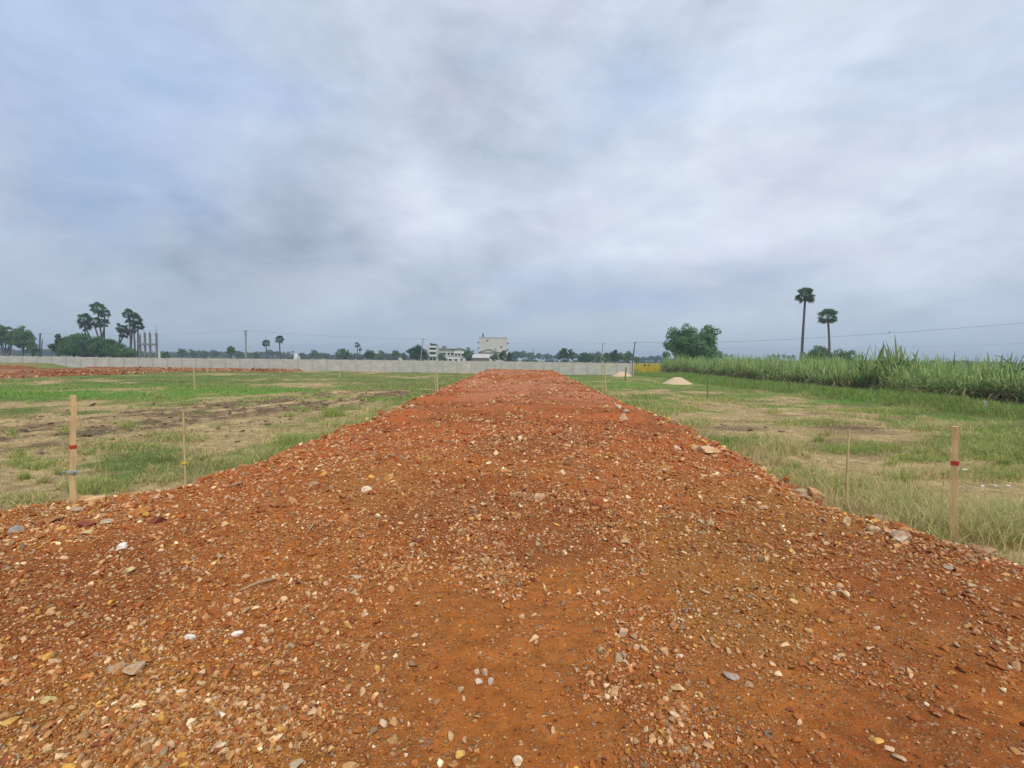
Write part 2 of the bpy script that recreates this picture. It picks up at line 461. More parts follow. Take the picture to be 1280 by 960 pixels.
def stones(name, px, py, size, sub, flat=(.45, .85), dust=None, sink=.28, zf=None, nproto=20, bright=1.0):
    n = len(px); rs = np.random.default_rng(len(name) * 13 + sub + n)
    protos = [rockshape(sub, rs, 8 if sub else 5, .22, .62, .10) for _ in range(nproto)]
    pz = (zf or roadz)(px, py)
    which = rs.integers(0, nproto, n)
    ang = rs.uniform(0, 2 * PI, n)
    sx = size * .5 * rs.uniform(.85, 1.35, n); sy = size * .5 * rs.uniform(.6, .95, n); sz = size * .5 * rs.uniform(*flat, n)
    tx = rs.normal(0, .3, n); ty = rs.normal(0, .3, n)
    ci = rs.choice(len(STC), n, p=STP)
    cc = np.minimum(STC[ci] * rs.uniform(.65, 1.3, (n, 1)), .92)
    du = rs.uniform(0, .72, n) ** 1.4 if dust is None else dust
    soil = roadcol(px, py) * rs.uniform(.8, 1.15, (n, 1)); du = np.where(rs.random(n) < .22, .97, du)
    cc = mixc(cc, soil, du) * bright
    Vs, Fs, Cs = [], [], []; base = 0
    for k in range(nproto):
        m = np.where(which == k)[0]
        if not len(m): continue
        v, f = protos[k]; nv = len(v)
        P = v[None] * np.stack([sx[m], sy[m], sz[m]], -1)[:, None, :]
        # tilt about x then y then spin
        c, s = np.cos(tx[m])[:, None], np.sin(tx[m])[:, None]
        y1 = P[..., 1] * c - P[..., 2] * s; z1 = P[..., 1] * s + P[..., 2] * c; x1 = P[..., 0]
        c, s = np.cos(ty[m])[:, None], np.sin(ty[m])[:, None]
        x2 = x1 * c + z1 * s; z2 = -x1 * s + z1 * c
        c, s = np.cos(ang[m])[:, None], np.sin(ang[m])[:, None]
        x3 = x2 * c - y1 * s; y3 = x2 * s + y1 * c
        W = np.stack([x3 + px[m][:, None], y3 + py[m][:, None], z2 + (pz[m] + sz[m] * (1 - 2 * sink))[:, None]], -1)
        Vs.append(W.reshape(-1, 3)); Cs.append(np.repeat(cc[m], nv, 0))
        Fs.append((f[None] + (np.arange(len(m)) * nv)[:, None, None]).reshape(-1, 3) + base); base += len(m) * nv
    me = mesh_np(name, np.concatenate(Vs), np.concatenate(Fs), np.concatenate(Cs))
    return me
def stonedens(x, y):
    d = .10 + 1.7 * ss(.46, .62, fbm(x * .75, y * .6, 91, 4)) * (.35 + 1.1 * ss(.40, .6, fbm(x * 3.1, y * 2.6, 94, 3)))
    d = d + .9 * ss(-.3, -1.4, x) * ss(4.6, 2.8, y)               # stony lower left
    d = d + .9 * ss(3.2, 4.5, y) * ss(13, 8, y)                    # stony belt across the middle
    d = d * (1 - .75 * ss(.2, 1.4, x) * ss(4.4, 3.2, y))           # smoother lower right
    d = d * (1 - .6 * ss(.48, .62, fbm(x * .3, y * .2, 92, 3)) * ss(9, 13, y) * ss(24, 19, y))
    d = d * (1 - .6 * ss(9, 11.5, y) * ss(19, 15, y) * ss(.35, .55, fbm(x * .35, y * .12, 96, 2)))
    l, r = edges(y)
    t = np.minimum(x - l, r - x)
    d = d + 1.5 * ss(1.0, .3, t)
    return d
def scatter(n, y0, y1):
    y = y0 * (y1 / y0) ** rng.random(n)
    w = 1.25 * y + 1.6
    x = rng.uniform(-1, 1, n) * w
    keep = rng.random(n) < w / (1.25 * y1 + 1.6)  # keep density uniform over the wedge at each log depth
    x, y = x, y
    l, r = edges(y)
    m = (x > l + .02) & (x < r - .02)
    x, y = x[m], y[m]
    m = rng.random(len(x)) < stonedens(x, y) / 2.8
    return x[m], y[m]
def smin(y): return .0066 + .0018 * y
Vall = []
x, y = scatter(370000, 1.15, 4.2); s = smin(y) * (1 - rng.random(len(x)) ** .9 * .985) ** (-1 / 2.5)
s = np.minimum(s, .085)
m = s < .017
tag(link('fine_gravel', stones('fine_gravel', x[m], y[m], s[m], 0, (.5, .95), dust=rng.uniform(.1, .75, m.sum())), M_stone), 'fine gravel scattered over the red earth road', 'gravel', kind='stuff')
g1 = stones('gravel_near', x[~m], y[~m], s[~m], 1)
x, y = scatter(330000, 4.2, 21); m = rng.random(len(x)) < ss(21, 10, y); x, y = x[m], y[m]; s = smin(y) * (1 - rng.random(len(x)) * .99) ** (-1 / 2.5); s = np.minimum(s, .14)
m = s < .035
g2 = stones('gravel_mid_small', x[m], y[m], s[m], 0); g3 = stones('gravel_mid', x[~m], y[~m], s[~m], 1)
x, y = scatter(230000, 9.5, 62); m = rng.random(len(x)) < ss(9.5, 17, y); x, y = x[m], y[m]; s = smin(y) * (1 - rng.random(len(x)) * .985) ** (-1 / 2.4); s = np.minimum(s, .22)
g4 = stones('gravel_far', x, y, s, 0)
for nm, g, lb in (('gravel', g1, 'tan and brown gravel on the near part of the red road'), ('gravel', g2, 'small gravel of the middle of the red road'),
                  ('gravel', g3, 'coarser gravel of the middle of the red road'), ('gravel', g4, 'gravel of the far half of the red road')):
    tag(link(nm, g, M_stone), lb, 'gravel', kind='stuff')
# rubble spilled along both road edges
ex, ey, es = [], [], []
for side in (0, 1):
    n = 2600
    y = 3.6 * (61 / 3.6) ** rng.random(n)
    l, r = edges(y); off = np.abs(rng.normal(.25, .38, n)) - .25
    x = (l + off) if side == 0 else (r - off)
    s = np.minimum((.035 + .0025 * y) * (1 - rng.random(n) * .98) ** (-1 / 2.3), .24)
    ex.append(x); ey.append(y); es.append(s)
ex, ey, es = map(np.concatenate, (ex, ey, es))
def bothz(x, y): return np.maximum(roadz(x, y), fieldz(x, y))
tag(link('edge_rubble', stones('edge_rubble', ex, ey, es, 1, (.35, .7), zf=bothz, sink=.25, dust=rng.uniform(0, .5, len(ex))), M_stone), 'loose stones spilled along both edges of the road', 'rubble', kind='stuff')
# rubble on the near slope of the side roads
n = 2200
xx = np.concatenate([rng.normal(-41.2, .5, n), rng.uniform(-52, -30, n // 3)]); yy2 = np.concatenate([rng.uniform(25, 60, n), rng.normal(61.3, .4, n // 3)])
def bermz(x, y): return np.where(y < 60.6, .36 * ss(-40.8, -41.8, x), .34 * ss(61.2, 62.2, y)) 
tag(link('side_rubble', stones('side_rubble', xx, yy2, rng.uniform(.12, .38, len(xx)), 0, zf=bermz, dust=rng.uniform(0, .7, len(xx)), bright=.75), M_stone), 'rubble on the slope of the far side road', 'rubble', kind='stuff')

# individual rocks: u, v(centre), width px, height px, colour, label
TAN = (.60, .40, .19); OCH = (.64, .40, .11); GRY = (.46, .37, .25); PAL = (.70, .55, .40); WHI = (.86, .77, .66); RED = (.36, .11, .05); MAR = (.22, .07, .045); ORG = (.62, .28, .10); PNK = (.62, .40, .24)
ROCKS = [
 (108, 624, 28, 11, TAN, 'flat tan rock touching the foot of the thick left stake'),
 (97, 636, 21, 9, GRY, 'grey tan rock just below the flat rock at the thick left stake'),
 (111, 654, 25, 13, MAR, 'dark maroon rock in the rubble below the thick left stake'),
 (134, 652, 22, 8, GRY, 'flat greyish rock beside the dark maroon rock'),
 (157, 620, 20, 9, (.42, .2, .08), 'brown rock on the verge between the left stakes'),
 (175, 638, 29, 12, (.48, .22, .07), 'broad orange brown rock in the left edge rubble'),
 (197, 649, 25, 12, MAR, 'dark red rock set low in the left edge rubble'),
 (211, 615, 10, 8, WHI, 'small white stone on the verge near the thin left stake'),
 (34, 642, 22, 7, PAL, 'pale narrow slab near the left end of the road edge'),
 (57, 650, 38, 8, (.45, .27, .14), 'long low brown slab in the left edge rubble'),
 (18, 661, 22, 10, (.42, .39, .36), 'blue grey rock at the left end of the road edge'),
 (77, 660, 17, 7, OCH, 'yellow ochre stone below the long brown slab'),
 (111, 665, 17, 7, (.62, .46, .2), 'pale ochre stone just below the dark maroon rock'),
 (150, 683, 18, 11, WHI, 'white lump of rock on the open road at left'),
 (139, 686, 10, 6, GRY, 'small grey stone leaning on the white lump'),
 (160, 713, 19, 11, (.60, .46, .22), 'yellowish tan rock on the road below the white lump'),
 (174, 616, 12, 6, OCH, 'small ochre stone on the verge beside the brown rock'),
 (196, 621, 11, 6, PNK, 'pink rounded stone just left of the thin left stake'),
 (457, 611, 16, 8, PAL, 'pale oval stone on the road left of centre'),
 (486, 596, 15, 10, OCH, 'rounded ochre stone on the road above the pale oval one'),
 (430, 648, 17, 12, ORG, 'blocky orange stone on the road left of centre'),
 (674, 621, 17, 11, (.72, .5, .3), 'pale tan angular stone in the middle of the road'),
 (747, 627, 16, 14, RED, 'red brown lump standing right of the middle of the road'),
 (781, 675, 18, 10, TAN, 'flat tan stone right of the middle of the road'),
 (605, 647, 14, 9, RED, 'reddish stone beside a pale pebble in the middle of the road'),
 (444, 721, 17, 6, (.55, .42, .27), 'long thin pale stone lying at a slant on the road'),
 (631, 588, 12, 7, ORG, 'small orange brown stone in the upper middle of the road'),
 (595, 839, 10, 10, PAL, 'upper left pale pebble of the cluster of four in front'),
 (607, 840, 10, 11, (.55, .42, .33), 'upper right brownish pebble of the cluster of four in front'),
 (598, 851, 11, 7, PAL, 'lower left pale pebble of the cluster of four in front'),
 (613, 850, 9, 12, (.5, .42, .36), 'lower right greyish pebble of the cluster of four in front'),
 (780, 790, 13, 14, PAL, 'upright pale tan stone in the small pile of the foreground'),
 (793, 794, 12, 8, GRY, 'grey stone right of the upright pale stone'),
 (779, 818, 14, 11, (.42, .29, .20), 'brown grey stone below the upright pale stone'),
 (795, 808, 10, 8, PNK, 'pinkish stone in the small pile of the foreground'),
 (850, 819, 12, 6, WHI, 'small bright white flat stone in the right foreground'),
 (915, 844, 24, 10, (.42, .42, .38), 'grey wedge shaped slab in the right foreground'),
 (925, 833, 10, 6, PNK, 'small pinkish stone above the grey wedge slab'),
 (847, 858, 19, 11, (.66, .46, .24), 'tan angular stone in the right foreground'),
 (1097, 924, 26, 9, OCH, 'long ochre slab at the lower right of the road'),
 (1112, 936, 14, 8, PNK, 'pinkish stone below the long ochre slab'),
 (1124, 946, 18, 8, (.5, .34, .2), 'brown stone lowest in the group by the ochre slab'),
 (58, 820, 17, 12, (.72, .42, .10), 'orange yellow triangular stone in the left foreground'),
 (145, 832, 30, 16, (.48, .36, .24), 'large greyish tan rock in the left foreground'),
 (172, 834, 36, 15, (.46, .32, .2), 'long brown rock right of the large greyish tan rock'),
 (60, 872, 22, 12, (.62, .48, .2), 'yellowish rounded stone in the lower left of the road'),
 (275, 932, 22, 12, PAL, 'pale flat stone at the bottom left of the road'),
 (277, 891, 17, 10, WHI, 'whitish square edged stone in the left foreground'),
 (14, 899, 24, 13, OCH, 'ochre stone at the far lower left corner of the road'),
 (236, 796, 18, 9, WHI, 'pink white stone in the left foreground'),
 (297, 791, 16, 9, WHI, 'white oval stone in the stony left foreground'),
 (433, 779, 12, 10, OCH, 'yellow ochre pebble in the gravel cluster left of centre'),
 (456, 767, 10, 8, PAL, 'pale round pebble in the gravel cluster left of centre'),
 (490, 902, 14, 12, TAN, 'angular tan stone in the bottom centre left'),
 (490, 923, 18, 12, (.48, .32, .14), 'brown half buried stone just below the angular tan stone'),
 (440, 955, 27, 14, (.58, .4, .18), 'tan rock at the very bottom of the view'),
 (370, 955, 22, 13, GRY, 'grey rock at the very bottom left of centre'),
 (575, 941, 15, 11, OCH, 'crumbly ochre stone at the bottom centre'),
 (647, 950, 15, 15, (.72, .58, .40), 'upright pale stone at the bottom centre'),
 (1000, 617, 17, 14, GRY, 'grey rock beside the orange tan boulder on the right verge'),
 (1019, 618, 23, 18, (.62, .36, .18), 'orange tan boulder on the right verge'),
 (1058, 652, 10, 12, (.62, .48, .28), 'small pale block below the thin right stake'),
 (1073, 652, 12, 10, (.48, .26, .1), 'brown stone right of the small pale block'),
 (1092, 662, 15, 11, (.66, .47, .28), 'tan stone under the big pinkish grey rock'),
 (1101, 647, 45, 19, (.50, .33, .21), 'big pinkish grey rock with red earth on the right verge'),
 (1108, 663, 14, 11, (.6, .38, .2), 'rounded tan stone under the big pinkish grey rock'),
 (1123, 670, 32, 15, (.46, .38, .28), 'broad greyish tan rock at the right road edge'),
 (1122, 657, 23, 7, (.27, .21, .16), 'dark grey flat rock between the big rocks at right'),
 (1148, 665, 26, 8, (.45, .36, .28), 'tilted thin slab left of the thick right stake'),
 (1177, 678, 36, 9, (.48, .34, .2), 'long brown slab at the foot of the thick right stake'),
 (1222, 686, 44, 9, (.45, .29, .19), 'longest brown slab right of the thick right stake'),
 (1249, 693, 17, 8, (.60, .44, .24), 'tan stone at the right end of the longest slab'),
 (1190, 708, 22, 9, GRY, 'grey stone on the road below the thick right stake'),
 (780, 522, 14, 10, PNK, 'pinkish pale rock on the right verge in the middle distance'),
 (783, 514, 10, 5, PAL, 'pale slab behind the pinkish pale rock on the right verge'),
 (773, 509, 9, 6, PAL, 'small pale rock on the right verge in the middle distance'),
 (757, 508, 9, 5, TAN, 'tan slab near the foot of the paired right stakes'),
 (884, 563, 32, 9, (.6, .4, .22), 'long orange tan slab on the right verge'),
 (874, 549, 9, 9, TAN, 'small tan block above the long orange tan slab'),
 (847, 561, 11, 8, (.6, .42, .3), 'pinkish tan stone left of the long orange tan slab'),
 (953, 634, 13, 8, PNK, 'pinkish stone on the road near the right verge'),
]
for i, (u, v, w, h, c, lb) in enumerate(ROCKS):
    rs = np.random.default_rng(500 + i)
    p = hit(u, v + h * .35)
    d = (p - Vector((0, 0, CAMZ))).length
    sc = (p.y) / F
    # vertical extent seen from above: mixes height and depth
    el = math.atan2(CAMZ - p.z, math.hypot(p.x, p.y))
    wx = w * sc * (1 / math.sqrt(1 + (p.x / p.y) ** 2) ** .5)
    hh = h * sc
    sy = min(wx * .8, max(hh / max(.3, math.sin(el)) * .7, wx * .45)); sz = max(hh - sy * math.sin(el) * .5, wx * .30, hh * .7)
    sz *= 1.35
    sv, sf = rockshape(3 if w > 20 else 2, rs, 11, .38, .80, .015)
    V = sv * A(wx / 2, sy / 2, sz / 2)
    a = rs.uniform(-.25, .25); tl = rs.uniform(-.15, .15)
    V = np.stack([V[:, 0] * math.cos(tl) + V[:, 2] * math.sin(tl), V[:, 1], -V[:, 0] * math.sin(tl) + V[:, 2] * math.cos(tl)], -1)
    th = math.atan2(-p.x, p.y) * .8 + a
    V = np.stack([V[:, 0] * math.cos(th) - V[:, 1] * math.sin(th), V[:, 0] * math.sin(th) + V[:, 1] * math.cos(th), V[:, 2] + sz * .22], -1)
    cc = np.array(c) * rs.uniform(.9, 1.1)
    dn = ss(.50, .68, fbm(V[:, 0] * 9 / max(wx, .1) * .3 + i * 7, V[:, 1] * 9 / max(wx, .1) * .3 + V[:, 2] * 20, i, 3))
    C = mixc(np.repeat(cc[None], len(V), 0), roadcol(np.full(len(V), p.x), np.full(len(V), p.y)), np.clip(dn * .5, 0, 1))
    me = mesh_np('rock', V, sf, C)
    tag(link('rock', me, M_rock, loc=p), lb, 'rock', 'larger rocks lying on the road and its edges')

# dry sticks on the road
for (u0, v0, u1, v1, lb) in ((346, 726, 300, 741, 'short dry stick lying on the gravel at left'), (1062, 752, 1040, 741, 'thin dry root lying on the red earth at right'), (393, 655, 385, 668, 'short orange brown stick on the road left of centre')):
    a, b = hit(u0, v0), hit(u1, v1); a.z += .02; b.z += .02
    mb = MB(); mid = (a + b) / 2; mid.z += .015; mid.x += .01
    mb.tube([Vector((0, 0, 0)), mid - a, b - a], [.006, .008, .004], 6)
    tag(mb.build('dry_stick', M_twig, loc=a), lb, 'stick', 'dry sticks on the road')

# ------------------------------------------------------------------ blades
def blades(px, py, pz, h, w, lean, colr, segs=2, droop=.5):
    """arrays; returns V,F(quads),C for tapered bent blades"""
    n = len(px); a = rng.uniform(0, 2 * PI, n); dx, dy = np.cos(a), np.sin(a)
    fa = a + rng.uniform(.8, 2.3, n); wx, wy = np.cos(fa) * w * .5, np.sin(fa) * w * .5
    V = np.zeros((n, segs + 1, 2, 3)); 
    for k in range(segs + 1):
        t = k / segs; off = lean * h * t ** 1.6; zz = h * (t - droop * lean * .35 * t ** 3)
        ww = (1 - t ** 1.5 * .93)
        for j, sgn in enumerate((-1, 1)):
            V[:, k, j, 0] = px + dx * off + sgn * wx * ww
            V[:, k, j, 1] = py + dy * off + sgn * wy * ww
            V[:, k, j, 2] = pz + zz
    base = np.arange(n) * (segs + 1) * 2
    Fq = np.concatenate([np.stack([base + 2 * k, base + 2 * k + 1, base + 2 * k + 3, base + 2 * k + 2], -1) for k in range(segs)])
    C = np.repeat(colr, (segs + 1) * 2, 0)
    return V.reshape(-1, 3), Fq, C
def grasspatch(n, y0, y1, wide, hbase, wbase, seg, hfun):
    y = y0 * (y1 / y0) ** rng.random(n)
    x = rng.uniform(-1, 1, n) * (1.2 * y + 2) if wide is None else rng.uniform(*wide, n)
    l, r = edges(y); m = (x < l + .10) | (x > r - .05 + .25 * (y < 7)) | (y > ROADEND + .3)
    m &= ~((x > 22.5) & (y < 80)); m &= y < 66.8; m &= ~((x < -40.5) & (x > -53.5) & (y < 60.5))
    x, y = x[m], y[m]
    # gather into tufts
    q = .22 + .02 * y
    jx = np.round(x / q) * q + (vnoise(np.round(x / q) * 3.7, np.round(y / q) * 5.1, 3) - .5) * q; jy = np.round(y / q) * q + (vnoise(np.round(x / q) * 2.1, np.round(y / q) * 7.9, 4) - .5) * q
    k = rng.uniform(0, .65, len(x)) * (rng.random(len(x)) < .6)
    x = x * (1 - k) + jx * k; y = y * (1 - k) + jy * k
    dry, soil, bright = fieldmix(x, y)
    m = rng.random(len(x)) < (1 - .85 * soil) * (1 - .35 * dry)
    x, y, dry, bright = x[m], y[m], dry[m], bright[m]
    l, r = edges(y)
    hh = hfun(x, y, dry)
    c = fieldcol(x, y); 
    g = mixc(A(.29, .34, .095), A(.25, .40, .075), bright); s = A(.68, .53, .28)
    cc = mixc(g, np.repeat(s[None], len(x), 0), (rng.random(len(x)) < (.10 + .70 * dry)).astype(float))
    cc = (cc * .75 + c * .25) * rng.uniform(.65, 1.25, (len(x), 1))
    return x, y, hh * rng.uniform(.5, 1.15, len(x)), cc
def hf(x, y, dry):
    l, r = edges(y)
    t = np.where(x > 0, x - r, l - x)
    tuft = ss(.5, .75, fbm(x * .9, y * .9, 101, 3))
    h = .05 + .10 * tuft + .02 * (1 - dry)
    h = h + np.where(x > 0, .16, .05) * ss(1.6, .3, t) * ss(.35, .6, fbm(x * .5, y * .4, 102, 2) + .05)
    h = h + .12 * ss(1.3, .7, np.hypot((x - 6.4) / 1.6, (y - 5.9) / 1.0)) + .10 * ss(1.2, .7, np.hypot((x - 13.0) / 3.2, (y - 10.5) / 2.6))
    h = h + .28 * ss(2.6, 1.0, np.abs(x - 19.8 - (y - 30) * .03)) * (y < 70)
    return h
VV, FF, CC = [], [], []; base = 0
for n, y0, y1, wb, seg in ((110000, 3.6, 9.0, .006, 3), (120000, 9.0, 20.0, .012, 2), (90000, 20.0, 66.0, .035, 2)):
    x, y, hh, cc = grasspatch(n, y0, y1, None, 0, wb, seg, hf)
    z = fieldz(x, y) - .01
    w = wb * rng.uniform(.6, 1.4, len(x))
    if y0 >= 20: hh = hh * 1.0
    V, Fq, C = blades(x, y, z, hh, w, rng.uniform(.2, 1.1, len(x)), cc, 2)
    VV.append(V); FF.append(Fq + base); CC.append(C); base += len(V)
# thick band before the cane
n = 26000
x = rng.uniform(17.5, 23.4, n); y = 9 + 68 * rng.random(n) ** 1.3; hh = rng.uniform(.15, .5, n) * (.5 + fbm(x * .7, y * .4, 111, 2))
cc = mixc(A(.17, .30, .06), A(.29, .40, .10), rng.random(n)); 
cc = mixc(cc, A(.30, .24, .12), (rng.random(n) < .10).astype(float))
V, Fq, C = blades(x, y, fieldz(x, y), hh, rng.uniform(.02, .05, n), rng.uniform(.2, .9, n), cc, 2)
VV.append(V); FF.append(Fq + base); CC.append(C); base += len(V)
TUFTS = [ # u, v, half width px, half depth px, height m, dryness, n
 (1215, 655, 95, 26, .30, .62, 9000), (1120, 628, 60, 20, .24, .60, 5000), (1262, 655, 50, 24, .26, .35, 3000), (1060, 605, 60, 14, .15, .5, 3000), (1075, 560, 62, 7, .13, .08, 3500), (1150, 572, 40, 5, .12, .12, 1800),
 (975, 560, 34, 9, .24, .6, 2000), (1235, 560, 75, 16, .20, .15, 6500), (930, 592, 34, 10, .15, .3, 2200), (1150, 590, 60, 9, .15, .8, 3000), (1250, 590, 50, 9, .13, .25, 2500), (990, 590, 40, 10, .12, .45, 2400),
 (830, 512, 34, 7, .2, .25, 2400), (870, 530, 26, 6, .18, .5, 1800), (1010, 530, 60, 5, .12, .2, 2400), (900, 500, 60, 4, .14, .2, 2200), (1180, 535, 60, 5, .16, .6, 2600), (1120, 515, 90, 4, .2, .12, 3500),
 (118, 606, 40, 10, .15, .22, 2600), (30, 622, 40, 10, .10, .5, 1500), (205, 596, 40, 8, .11, .55, 1500), (150, 556, 55, 7, .10, .2, 3000), (40, 575, 40, 7, .10, .2, 2000), (300, 577, 40, 8, .13, .4, 3000), (372, 549, 30, 6, .22, .15, 2600),
 (418, 517, 14, 3, .25, .05, 900), (430, 530, 30, 5, .16, .35, 1800), (220, 545, 40, 4, .12, .2, 1500), (330, 560, 30, 5, .12, .5, 1500)]
rt = random.Random(5)
for k in range(90):
    if rt.random() < .55: TUFTS.append((rt.uniform(760, 1270), rt.uniform(492, 600), rt.uniform(5, 14), rt.uniform(1, 3), rt.uniform(.12, .28), rt.choice((.1, .2, .6)), 160))
    else: TUFTS.append((rt.uniform(10, 520), rt.uniform(480, 600), rt.uniform(5, 12), rt.uniform(1, 3), rt.uniform(.10, .24), rt.choice((.1, .2, .6)), 140))
for (u, v, du, dv_, hgt, dr, n) in TUFTS:
    uu = u + rng.normal(0, .45, n) * du; vv_ = v + rng.normal(0, .45, n) * dv_
    dirs = np.array([tuple(R3 @ Vector(((a_ - 640) / F, -(b_ - 480) / F, -1.0))) for a_, b_ in zip(uu, vv_)])
    tt = -CAMZ / dirs[:, 2]; x = dirs[:, 0] * tt; y = dirs[:, 1] * tt
    l, r = edges(y); m = ((x < l + .10) | (x > r + .15)) & (y > 0) & (y < 60); x, y = x[m], y[m]; n = len(x)
    q = .16; gx_, gy_ = np.round(x / q), np.round(y / q); k = rng.uniform(.2, .8, n) * (rng.random(n) < .7)
    x = x * (1 - k) + (gx_ * q + (vnoise(gx_ * 3.1, gy_ * 2.3, 6) - .5) * q) * k; y = y * (1 - k) + (gy_ * q + (vnoise(gx_ * 1.7, gy_ * 4.3, 7) - .5) * q) * k
    cc = mixc(A(.26, .36, .085), A(.45, .48, .14), rng.random(n)); cc = mixc(cc, A(.76, .61, .33) * rng.uniform(.7, 1.1, (n, 1)), (rng.random(n) < dr).astype(float)) * rng.uniform(.7, 1.25, (n, 1))
    if n < 5: continue
    D_ = y.mean(); V, Fq, C = blades(x, y, fieldz(x, y) - .01, hgt * rng.uniform(.4, 1.15, n), (.004 + .0007 * D_) * rng.uniform(.6, 1.5, n), rng.uniform(.15, 1.3, n), cc, 3)
    VV.append(V); FF.append(Fq + base); CC.append(C); base += len(V)
# green strips along both road edges
n = 26000; y = 8.5 * (60 / 8.5) ** rng.random(n); sd = rng.random(n) < .62; l, r = edges(y); off = np.abs(rng.normal(0, .75, n)) - .32
x = np.where(sd, l - off, r + off); cc = mixc(A(.19, .31, .065), A(.35, .42, .11), rng.random(n)); cc = mixc(cc, A(.68, .54, .28), (rng.random(n) < .18).astype(float))
m = fbm(x * .5, y * .35, 121, 3) > .47; x, y, cc = x[m], y[m], cc[m]; n = len(x)
V, Fq, C = blades(x, y, bothz(x, y) - .01, rng.uniform(.08, .26, n), (.003 + .0008 * y) * rng.uniform(.6, 1.5, n), rng.uniform(.2, 1.1, n), cc, 2)
VV.append(V); FF.append(Fq + base); CC.append(C); base += len(V)
tag(link('grass', mesh_np('grass', np.concatenate(VV), np.concatenate(FF), np.concatenate(CC)), M_grass), 'patchy green and straw coloured grass of the fields', 'grass', kind='stuff')
# flowering yellow crop
n = 22000
y = 92 * (330 / 92) ** rng.random(n); x = 19 + (y - 92) * .05 + rng.random(n) * (12 + (y - 92) * .32)
cc = mixc(A(.62, .46, .03), A(.30, .30, .04), rng.random(n) ** 2)
V, Fq, C = blades(x, y, np.zeros(n) - .05, rng.uniform(.4, .9, n), .002 * y, rng.uniform(0, .5, n), cc, 1)
tag(link('yellow_crop', mesh_np('yellow_crop', V, Fq, C), M_grass), 'yellow flowering crop beyond the end of the wall', 'crop field', kind='stuff')
# clods of dark earth on the ploughed strip
n = 16000
t = rng.uniform(-6, 24, n); s = rng.uniform(-6, 6, n); x = P0[0] + PD[0] * t + PN[0] * s; y = P0[1] + PD[1] * t + PN[1] * s
l, r = edges(y); m = (x < l - .3); x, y = x[m], y[m]
mm, _, _ = plough(x, y); soil = fieldmix(x, y)[1]; m = rng.random(len(x)) < soil * .8 + .05; x, y = x[m], y[m]
x = np.concatenate([x, rng.normal(10.9, .9, 26), rng.normal(6.9, .8, 18)]); y = np.concatenate([y, rng.normal(14.4, .4, 26), rng.normal(14.0, .5, 18)])
me = stones('earth_clods', x, y, np.minimum(.055 * (1 - rng.random(len(x)) * .98) ** -.5, .24), 1, (.3, .55), zf=fieldz, sink=.38)
c = np.ones((len(me.vertices), 4), np.float32); kk = np.repeat(rng.uniform(.6, 1.5, len(x)), 42)[:len(c)]
c[:, :3] = np.array((.22, .15, .10)) * kk[:, None]; me.color_attributes['Col'].data.foreach_set('color', c.ravel())
tag(link('earth_clods', me, M_stone), 'dark clods of ploughed earth in the field', 'soil', kind='stuff')

# ------------------------------------------------------------------ stakes
def stake(name, base, top, w, matr, label, group, red=None, tie=None, tiem=None, bamboo=False):
    d = top - base; root = empty(name, base)
    mb = MB(); n = 9; pts = []; rs = []
    for k in range(n + 1):
        t = k / n; pts.append(d * t + Vector((math.sin(k * 1.9 + base.x) * w * .10, 0, 0)) - Vector((0, 0, .15 if k == 0 else 0)))
        rs.append(w * .5 * (1.25 if not bamboo else 1) * (1.08 - .16 * t) * (1 + (.12 * ((k % 2) * 2 - 1) if bamboo else 0)))
    mb.tube(pts, rs, 8 if bamboo else 4)
    o = mb.build('shaft', matr, root)
    if not bamboo:
        o.rotation_euler = (0, 0, 0)
    if red is not None:
        mb = MB(); c = d * red
        mb.tube([c - Vector((0, 0, .023)), c + Vector((0, 0, .023))], [w * .74, w * .72], 4 if not bamboo else 8)
        mb.build('painted_band', M_red, root)
    if tie is not None:
        mb = MB(); c = d * tie
        mb.tube([c - Vector((0, 0, .014)), c + Vector((0, 0, .014))], [w * .75 + .004, w * .75 + .004], 8)
        mb.tube([c + Vector((w * .6, -w * .4, 0)), c + Vector((w * 1.4, -w * .5, .012)), c + Vector((w * 1.9, -w * .5, -.03))], [.008, .007, .004], 5)
        mb.tube([c + Vector((-w * .6, -w * .4, 0)), c + Vector((-w * 1.6, -w * .5, .01)), c + Vector((-w * 1.2, -w * .5, -.07))], [.008, .007, .004], 5)
        mb.build('tie', tiem, root)
    tag(root, label, 'stake', group)
    return root
GS = 'marker stakes along the road and in the fields'
def stk(ub, vb, ut, vt, wpx, matr, label, z=None, **k):
    p = hit(ub, vb) if z is None else at(ub, vb, z)
    q = atd(ut, vt, p.y)
    return stake('marker_stake', p, q, wpx * p.y / F, matr, label, GS, **k)
stk(90.5, 630, 92, 494, 6.6, M_wood, 'thick sawn wooden stake with red band and grey rag tie at the left road edge', red=.53, tie=.30, tiem=M_cloth)
stk(1191.5, 678, 1194.5, 533, 7.6, M_wood, 'thick sawn wooden stake with a red band and no tie at the right road edge', red=.69)
stk(232, 607, 229, 512, 2.6, M_bamboo, 'thin bamboo stake with yellow ribbon on the left verge', tie=.30, tiem=M_yellow, bamboo=True)
stk(1057.5, 636, 1061, 537, 3.0, M_bamboo, 'thin straight bamboo stake on the right verge left of the thick one', bamboo=True)
stk(547, 493, 546, 463, 2.0, M_bamboo, 'taller pale stake of the pair at the left road edge further on', bamboo=True)
stk(544.5, 490, 543, 467, 1.1, M_bamboo, 'shorter thin stake of the pair at the left road edge further on', bamboo=True)
stk(757.5, 494, 755.5, 456, 1.8, M_bamboo, 'taller pale stake of the pair at the right road edge further on', bamboo=True)
stk(753.5, 494, 752.5, 479, 1.3, M_bamboo, 'short brown stake of the pair at the right road edge further on', bamboo=True)
stk(710.5, 478, 710, 469, 1.0, M_bamboo, 'small pale stake at the right road edge near the wall', bamboo=True)
